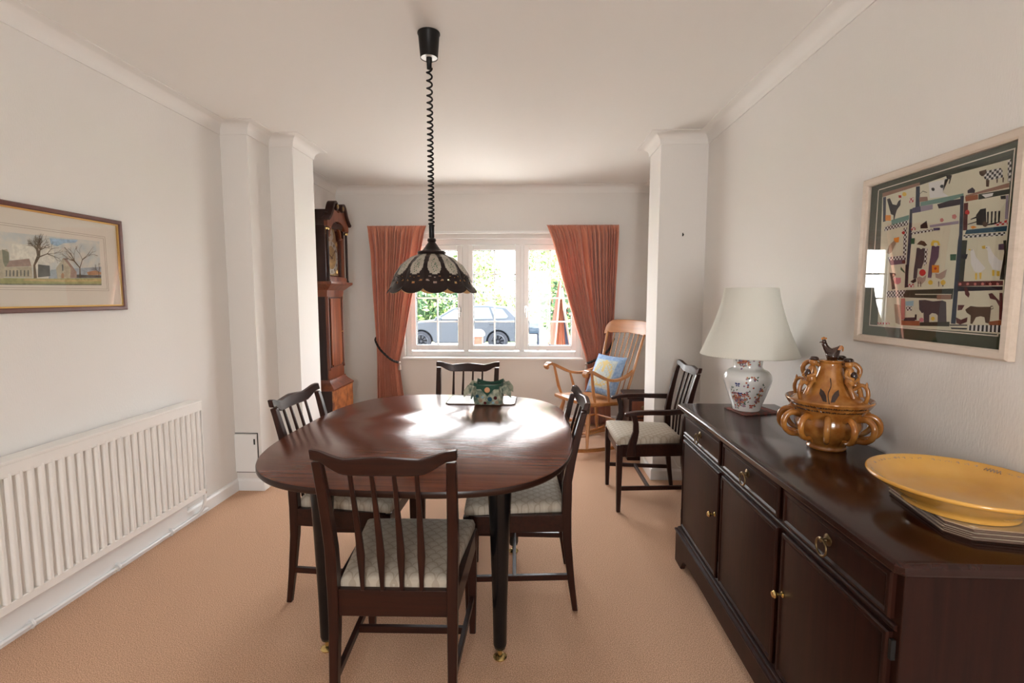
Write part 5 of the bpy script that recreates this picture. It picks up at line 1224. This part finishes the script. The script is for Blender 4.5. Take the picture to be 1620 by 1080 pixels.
for y0, y1 in SEC:
    d = panel('drawer', y0, y1, .642, .742); c = (y0+y1)/2-oy
    rg = MB().lathe([(.015, 0), (.015, .002), (.010, .004), (.005, .006), (.004, .015), (.0065, .018), (.003, .021)], 16, M=Matrix.Translation((XF-.010-ox, c, .700)) @ Matrix.Rotation(-PI/2, 4, 'Y'))
    h_ = rg.build('handle_boss', 'dull_brass', d, smooth=40)
    MB().tube([(XF-.026-ox, c+.021*math.cos(t*PI/12), .682+.021*math.sin(t*PI/12)) for t in range(24)], .0028, 8, close=True).build('ring_pull', 'dull_brass', d, smooth=180)
    dd = panel('door', y0, y1, .190, .615)
    if y0 != 1.412:
        ky = (y0+.022 if y0 > 1.8 else y1-.022)
        MB().lathe([(.009, 0), (.009, .003), (.004, .006), (.004, .016), (.009, .020), (.011, .026), (.008, .031), (.002, .032)], 16, M=Matrix.Translation((XF-.010-ox, ky-oy, .440)) @ Matrix.Rotation(-PI/2, 4, 'Y')).build('knob', 'brass', dd, smooth=40)
    hy_ = y1+.006 if y0 > 1.4 else y0-.006
    for z in (.225, .560): MB().box((XF-.009-ox, hy_-.004-oy, z), (XF-ox, hy_+.004-oy, z+.042)).build('hinge', 'gap_dark', dd)
for z in (.622, .628): pass
lp = [[(XF-x-ox, YN+.01-oy, z), (XF-x-ox, YF-.01-oy, z)] for x, z in ((0, .621), (.005, .623), (.007, .628), (.005, .633), (0, .635))]
MB().loft([[p[0] for p in lp], [p[1] for p in lp]]).build('rail_bead', 'sb_wood', sb, smooth=60)
STZ = .780
# ---------------------------------------------------------------- table lamp
mt = MB().prism(oct_(.185, .150, .004, 0), 'z', 0, .0035); mo = mt.build('patterned_mat', 'mat_red', None, loc=(.992, 2.200, STZ+.0005), rz=math.radians(14))
mo['label'] = 'small red and green patterned mat beneath the table lamp'; mo['category'] = 'mat'
LXp, LYp, LZ = .966, 2.205, STZ+.004
lm = empty('table_lamp', (LXp, LYp, LZ), 0, 'white floral porcelain table lamp with a cream pleated shade on the sideboard', 'table lamp')
VP = [(.050, 0), (.056, .003), (.058, .010), (.064, .030), (.076, .062), (.088, .098), (.097, .128), (.099, .146), (.095, .163), (.084, .178), (.068, .186), (.060, .192), (.058, .202), (.060, .230), (.063, .242), (.060, .246), (.030, .247)]
vs_ = spl([(a, 0, b) for a, b in VP], 3); VP2 = [(p.x, p.z) for p in vs_]
vb = MB().lathe(VP2, 48); rn = random.Random(11)
def vr(z): return curve([(b, a) for a, b in VP2[:-3]], z)
def blob(th, z, ru, rv_, m, rot=0, n=7, lift=.0006, mb=vb):
    c = []; r0 = vr(z)
    for k in range(n):
        a = 2*PI*k/n; du = ru*math.cos(a)*math.cos(rot)-rv_*math.sin(a)*math.sin(rot); dv = ru*math.cos(a)*math.sin(rot)+rv_*math.sin(a)*math.cos(rot)
        zz_ = z+dv; r = vr(zz_)+lift; t = th+du/r0; c.append((r*math.cos(t), r*math.sin(t), zz_))
    mb.add(c, [tuple(range(n))], m)
cam_a = math.atan2(-2.27, -1.04)
def spray(a0, z0, n, su, sv, flow):
    for k in range(n):
        da = rn.gauss(0, su); dz = rn.gauss(0, sv); z = z0+dz
        if not .012 < z < .236: continue
        m = rn.choice([1, 1, 1, 2, 3, 4, 5, 2])
        if m == 1: blob(a0+da, z, .0055, .0022, 1, rn.uniform(0, PI), 5, .0005)
        else: blob(a0+da, z, .0042, .0042, m, 0, 7, .0009); blob(a0+da, z, .0016, .0016, 4 if m != 4 else 2, 0, 5, .0013)
for a, z, n, su, sv in ((-.42, .055, 75, .16, .016), (-.60, .075, 30, .10, .022), (.05, .095, 18, .07, .020), (-.1, .05, 26, .10, .012), (.62, .060, 40, .10, .020), (.72, .098, 14, .06, .02), (.30, .158, 16, .13, .005), (-.35, .222, 70, .26, .010), (.9, .222, 14, .08, .012), (2.2, .07, 70, .3, .03), (3.4, .07, 60, .3, .03)):
    spray(cam_a+a, z, n, su, sv, 0)
for a, z, m in ((-.38, .125, 3), (-.12, .078, 2), (.32, .028, 2), (-.30, .082, 3)):
    for s in (-1, 1): blob(cam_a+a+s*.055, z+.004, .0060, .0042, m, s*.5, 7, .001); blob(cam_a+a+s*.045, z-.005, .0042, .0032, m, -s*.5, 7, .001)
vb.build('vase_base', ['porcelain', 'fl_leaf', 'fl_rose', 'fl_blue', 'fl_peach', 'fl_violet'], lm, smooth=50)
MB().lathe([(.030, .246), (.028, .252), (.010, .254), (.010, .30), (.014, .302), (.014, .34), (.004, .342)], 16).build('lamp_holder', 'brass', lm, smooth=40)
SH = [(.200, .248), (.197, .256), (.174, .312), (.151, .370), (.132, .428), (.116, .486), (.107, .536), (.107, .541)]
sh = []
nP = 220
for k, (r, z) in enumerate([(p.x, p.z) for p in spl([(a, 0, b) for a, b in SH], 4)]): sh.append([((r+.0011*math.cos(j*PI))*math.cos(2*PI*j/nP+.10*k/10), (r+.0011*math.cos(j*PI))*math.sin(2*PI*j/nP+.10*k/10), z) for j in range(nP)])
so = MB().loft(sh, 0, False).build('lamp_shade', 'lampshade', lm, smooth=180); sd = so.modifiers.new('t', 'SOLIDIFY'); sd.thickness = .002
for r, z in ((.1995, .249), (.1070, .541)): MB().tube([(r*math.cos(t*PI/32), r*math.sin(t*PI/32), z) for t in range(64)], .0028, 6, close=True).build('shade_trim', 'lampshade', so, smooth=180)
sp_ = MB()
for k in range(3): a = k*2*PI/3; sp_.tube([(.012*math.cos(a), .012*math.sin(a), .325), (.06*math.cos(a), .06*math.sin(a), .49), (.106*math.cos(a), .106*math.sin(a), .538)], .0015, 6)
sp_.build('shade_carrier', 'brass', lm, smooth=60)
# ---------------------------------------------------------------- glazed pot with many handles
pt_ = empty('lidded_pot', (1.003, 1.668, STZ+.0005), math.radians(0), 'ochre glazed lidded pot with many loop handles and a bird finial, on the sideboard', 'pot')
MB().lathe([(p.x, p.z) for p in spl([(.060, 0, 0), (.063, 0, .006), (.060, 0, .014), (.072, 0, .030), (.095, 0, .060), (.105, 0, .088), (.102, 0, .112), (.108, 0, .130), (.124, 0, .150), (.136, 0, .168), (.138, 0, .174), (.133, 0, .176), (.118, 0, .158), (.100, 0, .150)], 3)], 48).build('bowl', 'ochre', pt_, smooth=50)
lid = MB().lathe([(p.x, p.z) for p in spl([(.122, 0, .158), (.125, 0, .166), (.105, 0, .180), (.075, 0, .205), (.052, 0, .235), (.042, 0, .262), (.036, 0, .285), (.034, 0, .298), (.040, 0, .303), (.038, 0, .308), (.012, 0, .310)], 3)], 40).build('lid', 'ochre', pt_, smooth=50)
ca0 = math.atan2(-1.762, -1.05)
def rad_(a, r, z): return (r*math.cos(a), r*math.sin(a), z)
for k in range(12):
    a = ca0+k*PI/6
    P = spl([rad_(a, .098, .118), rad_(a, .128, .124), rad_(a, .150, .105), rad_(a, .150, .072), rad_(a, .128, .050), rad_(a, .100, .045), rad_(a, .085, .030)], 4)
    MB().tube(P, [curve([(0, .012), (.3, .0105), (.8, .0085), (1, .004)], i/(len(P)-1)) for i in range(len(P))], 8).build('loop_handle', 'ochre_light' if k % 2 else 'ochre', pt_, smooth=70)
for k in range(6):
    a = ca0+PI/6+k*PI/3-.35
    if k in (1, 4, 2, 5):
        P = spl([rad_(a, .112, .176), rad_(a, .118, .200), rad_(a, .112, .225), rad_(a, .095, .232), rad_(a, .075, .215)], 4); MB().tube(P, .0065, 8).build('lid_handle', 'ochre', lid, smooth=70)
        MB().lathe([(.005, .230), (.004, .238), (.001, .244)], 8, c=(.112*math.cos(a), .112*math.sin(a))).build('handle_tip', 'ochre', lid, smooth=60)
for a in (ca0+PI/2, ca0-PI/2):
    P = spl([rad_(a, .034, .288), rad_(a, .065, .298), rad_(a, .085, .280), rad_(a, .078, .250), rad_(a, .058, .222), rad_(a, .062, .21)], 4); MB().tube(P, .0085, 8).build('upper_handle', 'ochre', lid, smooth=70)
for a in (ca0-1.02, ca0+1.02, ca0+2.6):   # little figures riding on the lid
    m = MB(); m.tube(spl([rad_(a, .066, .232), rad_(a, .068, .262), rad_(a, .062, .288)], 3), [.016]*3+[.013]*3+[.009], 10); m.sphere(rad_(a, .062, .300), .014)
    m.tube(spl([rad_(a+.15, .066, .236), rad_(a+.28, .088, .222), rad_(a+.22, .098, .192)], 3), .0075, 8); m.tube(spl([rad_(a-.15, .066, .236), rad_(a-.28, .088, .222), rad_(a-.22, .098, .192)], 3), .0075, 8)
    m.tube(spl([rad_(a+.2, .064, .278), rad_(a+.38, .076, .262), rad_(a+.14, .088, .252)], 3), .0055, 8); m.tube(spl([rad_(a-.2, .064, .278), rad_(a-.38, .076, .262), rad_(a-.14, .088, .252)], 3), .0055, 8)
    fg = m.build('seated_figure', 'ochre', lid, smooth=70)
    MB().sphere(rad_(a, .060, .312), .013, sc=(1.2, 1.2, .7)).build('figure_hat', 'ochre_dark', fg, smooth=70); MB().sphere(rad_(a, .078, .262), .012, sc=(1, 1, 1.3)).build('figure_shawl', 'ochre_dark', fg, smooth=70)
# bird on the very top
hb = MB(); sv = Vector((-math.sin(ca0), math.cos(ca0), 0))
def hp(u, z, f=0): return tuple(sv*u*.9+Vector((math.cos(ca0), math.sin(ca0), 0))*f+Vector((0, 0, z)))
hb.tube(spl([hp(0, .308), hp(.003, .322), hp(.010, .334), hp(.022, .348), hp(.030, .358)], 4), [.014, .016, .018, .021, .022, .021, .020, .019, .018, .016, .014, .011, .009, .007, .006, .005, .004], 10)
hb.tube(spl([hp(0, .330), hp(-.014, .342), hp(-.024, .358), hp(-.028, .368)], 4), [.018, .017, .016, .014, .012, .011, .010, .009, .009, .009, .009, .008, .006], 10)
hb.sphere(hp(-.028, .370), .0085); hb.tube([hp(-.032, .370), hp(-.043, .366)], [.004, .001], 6)
bd = hb.build('bird_finial', 'ochre_dark', lid, smooth=70)
cm_ = MB()
for u, z in ((-.022, .381), (-.028, .383), (-.034, .380)): cm_.sphere(hp(u, z), .004)
cm_.build('comb', 'ochre_light', bd, smooth=70); cm_ = MB()
for k in range(3): cm_.tube(spl([hp(.020+k*.003, .344, .010), hp(.030+k*.003, .358-k*.002, .008), hp(.036, .352-k*.006, .004)], 3), .0022, 6)
cm_.build('tail_feathers', 'ochre_light', bd, smooth=70)
# painted leaves and inscription
lf = MB()
def onlid(a, z, off=.001):
    r = curve([(.166, .1255), (.180, .105), (.205, .075), (.235, .052), (.262, .042)], z)+off; return rad_(a, r, z)
for s in (-1, 1):
    L1 = [(s*.05, .178), (s*.16, .180), (s*.36, .200), (s*.40, .216), (s*.22, .208), (s*.10, .196)]
    lf.add([onlid(ca0+a, z, .0015) for a, z in L1], [tuple(range(6))])
lf.tube(spl([onlid(ca0+.02, .172), onlid(ca0-.04, .20), onlid(ca0+.06, .225), onlid(ca0+.02, .25)], 5), .0014, 5)
lf.build('painted_leaves', 'ochre_dark', lid, smooth=60)
wr = MB(); rn = random.Random(9)
for row, (z, r) in enumerate(((.157, .1300), (.143, .1195))):
    a = ca0-.95+.1*row
    while a < ca0+.95:
        h0 = rn.uniform(.004, .008); wr.tube([rad_(a, r, z), rad_(a+rn.uniform(-.02, .02), r+.0045, z+h0*.8), rad_(a+.025, r+.003, z+h0*.3)], .0011, 5); a += rn.uniform(.035, .06)
wr.build('scratched_inscription', 'ochre_dark', pt_, smooth=60)
pt_.scale = (.94, .94, .97)
# ---------------------------------------------------------------- stack of table mats and the yellow dish
mg = 'cream table mats stacked under the yellow dish'
mc = (1.030, 1.151)
desc = ['cream table mat with clipped corners, lowest of the stack under the yellow dish', 'cream table mat, second from the bottom of the stack under the yellow dish', 'cream table mat, third from the bottom of the stack under the yellow dish',
        'cream table mat, third from the top of the stack under the yellow dish', 'cream table mat, second from the top of the stack under the yellow dish', 'cream table mat, topmost of the stack under the yellow dish']
m0 = None
for k in range(6):
    if m0 is None:
        m0 = empty('table_mat', (0, 0, 0), 0, '', 'table mat', mg)
        MB().prism(oct_(.225, .290, .034, 0), 'z', 0, .0028).build('mat_board', 'mat_core', m0)
        MB().prism(oct_(.227, .292, .0345, 0), 'z', .0028, .0040).build('mat_surface', 'mat_edge', m0, bevel=.0008, seg=1); MB().prism(oct_(.217, .282, .032, 0), 'z', .0040, .0043).build('printed_face', 'mat_face', m0)
        t = m0
    else: t = copy_tree(m0)
    t['label'] = desc[k]; t.location = (mc[0]+.002*math.sin(k*2.1), mc[1]+.002*math.cos(k*3.3), STZ+.0004+k*.0046); t.rotation_euler = (0, 0, math.radians(-10.5+.5*math.sin(k*5)))
ds = empty('serving_dish', (.990, 1.136, STZ+.0004+6*.0046+.0006), 0, 'large round yellow glazed dish on the stack of cream mats, on the sideboard', 'dish')
pr = spl([(.098, 0, .004), (.100, 0, .0), (.106, 0, .001), (.110, 0, .012), (.140, 0, .032), (.168, 0, .052), (.178, 0, .058), (.179, 0, .064), (.173, 0, .065), (.152, 0, .050), (.125, 0, .028), (.09, 0, .021), (.0, 0, .019)], 3)
MB().lathe([(max(p.x, .0005), p.z) for p in pr], 72, caps=False).build('dish_body', 'dish_yellow', ds, smooth=60)
dd = MB(); rn = random.Random(21)
for k in range(64):
    a = k/64*2*PI
    if rn.random() < .2: continue
    r = .166; z = .0605
    for q in range(2): 
        b0 = a+rn.uniform(-.03, .03); dd.tube([rad_(b0, r-.004, z-.003), rad_(b0+rn.uniform(-.02, .02), r+rn.uniform(0, .004), z), rad_(b0+.03, r-.002, z-.002)], .0010, 4)
for a0 in (ca0+1.0, ca0-.3, ca0-.9, ca0+2.6):
    for q in range(5): dd.tube([rad_(a0-.10+q*.04, .156, .0545), rad_(a0-.08+q*.04, .164, .0600), rad_(a0-.06+q*.04, .157, .0550)], .0010, 4)
dd.build('incised_rim_pattern', 'hairline', ds, smooth=60)
# ---------------------------------------------------------------- pictures
def flat(mb, data, xw, d0, sgn, names, y0, z0):
    for k, (c, p) in enumerate(data):
        n = len(p); x = xw+sgn*(d0+.0002+k*.0000045*1.5); vs = [(x, a/1000-y0, b/1000-z0) for a, b in p]
        mb.add(vs, [tuple(range(n)) if sgn > 0 else tuple(range(n))[::-1]], names.index(c))
def framed(name, xw, sgn, y0, y1, z0, z1, fw, fd, label, cat, fm, mm, slip=None):
    """sgn: direction into the room"""
    cy, cz = (y0+y1)/2, (z0+z1)/2; e = empty(name, (xw+sgn*.001, cy, cz), 0, label, cat); hy, hz = (y1-y0)/2, (z1-z0)/2
    def fr4(w0, w1, prof, m, nm, par):
        lp = []
        for sy, sz in ((-1, -1), (1, -1), (1, 1), (-1, 1)): lp.append([(sgn*x, sy*(hy-d), sz*(hz-d)) for d, x in prof])
        return MB().loft(lp, 0, False, True).build(nm, m, par, smooth=30)
    fr4(0, fw, [(0, 0), (0, fd*.8), (fw*.2, fd), (fw*.8, fd*.95), (fw, fd*.75), (fw, 0)], fm, 'frame', e)
    if slip: fr4(0, 0, [(fw-.001, 0), (fw-.001, fd*.70), (fw+slip, fd*.55), (fw+slip, 0)], 'gold', 'slip', e)
    MB().box((sgn*.004 if sgn > 0 else sgn*.006, -hy+fw*.6, -hz+fw*.6), (sgn*.006 if sgn > 0 else sgn*.004, hy-fw*.6, hz-fw*.6)).build('mount', mm, e)
    g = MB().box((min(sgn*.011, sgn*.0125), -hy+fw*.8, -hz+fw*.8), (max(sgn*.011, sgn*.0125), hy-fw*.8, hz-fw*.8)).build('picture_glazing', 'picture_glass', e)
    return e, cy, cz
e, cy, cz = framed('church_watercolour', LX, 1, 1.440, 2.292, 1.226, 1.643, .019, .020, 'wide watercolour of a church and bare trees in a mahogany frame, on the left wall', 'picture', 'frame_mahog', 'mount_cream', .006)
names = sorted(set(c for c, p in PAINTING)); mb = MB(); flat(mb, PAINTING, 0, .0064, 1, names, cy, cz); mb.build('painting', names, e)
ln = MB()
for d in (.010, .018):
    y0, y1, z0, z1 = 1.535-d, 2.186+d, 1.332-d, 1.541+d
    for a in ((y0, y1, z0, z0+.0012), (y0, y1, z1, z1+.0012), (y0, y0+.0012, z0, z1), (y1, y1+.0012, z0, z1)): ln.box((.0060, a[0]-cy, a[2]-cz), (.0064, a[1]-cy, a[3]-cz))
ln.build('mount_line', 'hairline', e)
e, cy, cz = framed('patchwork_picture', RX, -1, 1.228, 1.800, 1.132, 1.690, .026, .022, 'patchwork picture of farm animals in a pale wood frame on the right wall', 'picture', 'frame_lime', 'mount_green')
QN = {c: 'q_'+c for c, p in QUILT}; names = sorted(set(QN.values())); mb = MB(); flat(mb, [(QN[c], p) for c, p in QUILT], 0, .0064, -1, names, cy, cz)
mb.build('patchwork', names, e)
y0, y1, z0, z1 = 1.270, 1.738, 1.190, 1.645; ln = MB()
for a in ((y0, y1, z0, z0+.003), (y0, y1, z1, z1+.003), (y0, y0+.003, z0, z1), (y1, y1+.003, z0, z1)): ln.box((-.0064, a[0]-cy, a[2]-cz), (-.0060, a[1]-cy, a[3]-cz))
ln.build('mount_edge', 'mount_cream', e)
# ---------------------------------------------------------------- outside
GZ = -.60
def ground(n, a, b, m): return struct(n, MB().box(a, b), m)
g = ground('ground', (-30, FY+.28, GZ-.2), (30, 70, GZ), 'asphalt')
lw = MB().box((-16, 19.8, GZ), (16, 27, GZ+.05)); tag(lw.build('verge', 'lawn'), 'grass verge beyond the parked car', 'grass', kind='stuff')
# brick gate pier
gp = empty('gate_pier', (-1.36, 12.2, GZ), 0, 'brick gate pier with a pale rounded cap in front of the car', 'pier')
MB().box((-.15, -.15, 0), (.15, .15, .90)).build('brick_shaft', 'brick', gp); MB().rects([((0, 0, .90), .19, .19), ((0, 0, .96), .19, .19), ((0, 0, 1.02), .16, .16), ((0, 0, 1.06), .10, .10), ((0, 0, 1.07), .02, .02)]).build('cap', 'cap_stone', gp, bevel=.01)
# car, side on, nose to the left
car = empty('parked_car', (-2.40, 17.6, GZ), 0, 'dark grey car parked side-on outside the window, nose to the left', 'car')
YW = .90
body = [(-2.22, .42), (-2.27, .62), (-2.20, .82), (-1.95, .93), (-1.30, 1.02), (-.98, 1.05), (1.75, 1.10), (2.05, 1.06), (2.16, .90), (2.20, .55), (2.14, .36)]
def arcpts(cx, r, n=12): return [(cx+r*math.cos(PI-PI*k/n), .33+r*math.sin(PI-PI*k/n)*1.0) for k in range(n+1)]
low = [(-2.16, .30)]+[(x, z) for x, z in arcpts(-1.38, .40)]+[(-.9, .28), (.8, .28)]+[(x, z) for x, z in arcpts(1.27, .40)]+[(2.1, .32)]
outl = body[::-1]+low
c = MB().prism(outl, 'y', -YW, YW); c.build('body', 'car_paint', car, bevel=.05, seg=3)
MB().box((-1.95, -.55, .30), (1.85, .85, .80)).build('wheel_well', 'tyre', car)
cab = [(-1.05, 1.04), (-.30, 1.47), (.15, 1.56), (.9, 1.57), (1.55, 1.50), (1.95, 1.12), (1.9, 1.05)]
MB().loft([[(x, -YW+.02, z) if z < 1.2 else (x, -YW+.16, z) for x, z in cab], [(x, YW-.02, z) if z < 1.2 else (x, YW-.16, z) for x, z in cab]]).build('cabin', 'car_paint', car, bevel=.04)
for nm, P in (('front_window', [(-.78, 1.10), (-.22, 1.43), (.18, 1.50), (.28, 1.50), (.33, 1.11)]), ('rear_window', [(.41, 1.11), (.36, 1.50), (.95, 1.50), (1.10, 1.12)]), ('quarter_window', [(1.17, 1.13), (1.03, 1.49), (1.42, 1.45), (1.62, 1.20), (1.55, 1.14)])):
    MB().loft([[(x, -YW+.02+(z-1.1)*.33-.012, z) for x, z in P], [(x, -YW+.02+(z-1.1)*.33+.02, z) for x, z in P]]).build(nm, 'car_glass', car)
for x in (-1.38, 1.27):
    w_ = MB().lathe([(.20, -.10), (.30, -.11), (.345, -.08), (.35, .06), (.33, .10), (.2, .10)], 32, M=Matrix.Translation((x, -YW+.10, .345)) @ Matrix.Rotation(PI/2, 4, 'X')).build('wheel', 'tyre', car, smooth=40)
    rm = MB().lathe([(.245, .0), (.245, .10), (.22, .115), (.215, .02), (.05, .03), (.05, .09), (.01, .095)], 32, M=Matrix.Translation((x, -YW+.10, .345)) @ Matrix.Rotation(PI/2, 4, 'X'))
    for k in range(9): rm.box((-.018, .05, .04), (.018, .235, .10), 0, Matrix.Translation((x, -YW+.10, .345)) @ Matrix.Rotation(PI/2, 4, 'X') @ Matrix.Rotation(k*2*PI/9, 4, 'Z'))
    rm.build('wheel_rim', 'alloy', w_, smooth=40)
for x in (.10, .98): MB().box((x, -YW-.03, .92), (x+.18, -YW, .95)).build('door_handle', 'alloy', car, bevel=.01)
for x in (-.70, .36): MB().box((x, -YW-.004, .42), (x+.012, -YW+.01, 1.05)).build('door_seam', 'gap_dark', car)
MB().box((-.86, -YW-.17, 1.06), (-.66, -YW+.0, 1.19)).build('wing_mirror', 'car_paint', car, bevel=.04)
MB().box((-2.25, -YW+.02, .72), (-1.98, -YW+.25, .84)).build('headlamp', 'alloy', car, bevel=.03)
# foliage
def leaves(name, parent, blobs, n, size, mats, seed, wt=None):
    rn = random.Random(seed); mb = MB(); tot = sum(b[3]*b[4]*b[5] for b in blobs)
    for (cx, cy, cz, rx, ry, rz) in blobs:
        for _ in range(int(n*rx*ry*rz/tot)):
            while True:
                p = Vector((rn.uniform(-1, 1), rn.uniform(-1, 1), rn.uniform(-1, 1)))
                if p.length < 1: break
            p = p.normalized()*(p.length**.4); c = Vector((cx+p.x*rx, cy+p.y*ry, cz+p.z*rz)); s = size*rn.uniform(.6, 1.4)
            a = Vector((rn.gauss(0, 1), rn.gauss(0, 1), rn.gauss(0, 1))).normalized(); b = a.cross(Vector((rn.gauss(0, 1), rn.gauss(0, 1), rn.gauss(0, 1)))).normalized()
            mb.add([c-a*s, c+b*s*.45, c+a*s, c-b*s*.45], [(0, 1, 2, 3)], rn.choices(range(len(mats)), wt)[0])
    return mb.build(name, mats, parent)
hg = empty('hedge', (-5.6, 22.5, GZ), 0, 'dense dark green hedge behind the front of the parked car', 'hedge')
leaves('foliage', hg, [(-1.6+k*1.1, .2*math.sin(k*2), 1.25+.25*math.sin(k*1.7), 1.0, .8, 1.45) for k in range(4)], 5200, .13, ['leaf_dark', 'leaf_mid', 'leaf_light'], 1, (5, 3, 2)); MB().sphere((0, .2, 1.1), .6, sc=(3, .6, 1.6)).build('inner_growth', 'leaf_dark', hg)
h2 = empty('shrub_border', (-1.2, 26.0, GZ), 0, 'light green shrubs along the far side of the road, behind the car roof', 'shrub')
leaves('foliage', h2, [(-1.9+k*.95, .3*math.sin(k*3), 1.35+.5*math.sin(k*2.3), .85, .7, 1.1) for k in range(6)], 2600, .14, ['leaf_mid', 'leaf_light', 'leaf_red', 'leaf_pale'], 2, (3, 4, 1, 3))
h3 = empty('hedge', (2.2, 19.6, GZ), 0, 'dark bushy hedge seen through the right pane beside the orange shape', 'hedge')
leaves('foliage', h3, [(-.9, 0, 1.3, .9, .8, 1.2), (.4, .3, 1.6, 1.0, .8, 1.3), (1.6, 0, 1.3, 1, .8, 1.1)], 3400, .13, ['leaf_dark', 'leaf_mid', 'leaf_red'], 3, (5, 3, 1))
def tree(x, y, h, r, label, seed, sp='tree'):
    t = empty(sp, (x, y, GZ), 0, label, 'tree'); MB().tube([(0, 0, 0), (.05, 0, h*.4), (-.05, .05, h*.8)], [.16, .12, .05], 8).build('trunk', 'bark', t, smooth=60)
    leaves('crown', t, [(0, 0, h*.72, r, r, r*1.1), (-r*.6, .2, h*.6, r*.6, r*.6, r*.6), (r*.6, 0, h*.62, r*.6, r*.6, r*.6)], 2400, .17, ['leaf_mid', 'leaf_light', 'leaf_pale'], seed, (3, 4, 2)); return t
tree(-3.9, 33, 5.4, 1.6, 'leafy tree in front of the white house, left of the middle pane', 7); tree(.6, 34, 5.0, 1.5, 'leafy tree in front of the white house, right side of the middle pane', 8); tree(4.6, 27, 6.2, 2.1, 'tall leafy tree seen in the upper right pane', 9)
hs = empty('house', (-3.5, 44, GZ), 0, 'pale rendered house across the road with a tiled roof', 'house')
wm = MB().box((-11, 0, 0), (9, 8, 6.4)).build('house_wall', 'render_white', hs)
MB().prism([(-.6, 6.3), (4, 10), (8.6, 6.3)], 'x', -11.5, 9.5).build('roof', 'roof_tile', hs)
for x, z in ((-6.5, 4.0), (-2.4, 4.0), (2.6, 4.0), (6.4, 4.0), (-5, 1.0), (2.0, 1.0)):
    f = frame_rect(MB(), x, x+1.7, z, z+1.4, .1, -.08, 0).build('window', 'render_white', hs); MB().box((x+.1, -.03, z+.1), (x+1.6, -.01, z+1.3)).build('pane', 'car_glass', f)
dp = MB().tube([(-.75, -.12, 0), (-.75, -.12, 6.2)], .07, 8).build('downpipe', 'outdoor_dark', hs, smooth=60)
# made-up form for an unidentified orange shape, with a mirror on its left
oc = empty('orange_shape', (.40, 6.60, GZ), 0, 'unidentified orange and white shape outside the right pane beside the curtain', 'unknown_object')
def cone(r0, z0, r1, z1, a0, a1, m, nm):
    lp = []
    for i in range(9):
        t = i/8; r = lerp(r0, r1, t**.8); z = lerp(z0, z1, t); lp.append([((r+.012*math.sin(k*2.2))*math.cos(a0+(a1-a0)*k/16), (r+.012*math.sin(k*2.2))*math.sin(a0+(a1-a0)*k/16), z) for k in range(17)]+[(0, 0, z)])
    return MB().loft(lp).build(nm, m, oc, smooth=60)
cone(.42, .10, .02, 2.10, -PI, -PI*.66, 'shape_white', 'white_panel'); cone(.425, .10, .02, 1.85, -PI*.66, -PI*.36, 'shape_orange', 'orange_panel'); cone(.36, .10, .02, 1.70, -PI*.36, -.02, 'outdoor_dark', 'dark_panel'); cone(.33, .10, .02, 2.0, 0, PI, 'shape_white', 'rear_panel')
mr = empty('car_mirror', (.045, 7.20, GZ), 0, 'dark-rimmed mirror outside the right pane, left of the orange shape', 'mirror')  # taken as a wing mirror; its vehicle is left out, the post added
MB().box((-.08, 0, 1.33), (.08, .05, 1.53)).build('mirror_housing', 'outdoor_dark', mr, bevel=.03); MB().box((-.064, -.008, 1.35), (.064, .004, 1.51)).build('mirror_face', 'mirror_glass', mr, bevel=.002)
MB().tube([(.06, .03, 0), (.06, .03, 1.35)], .02, 8).build('post', 'outdoor_dark', mr, smooth=60)
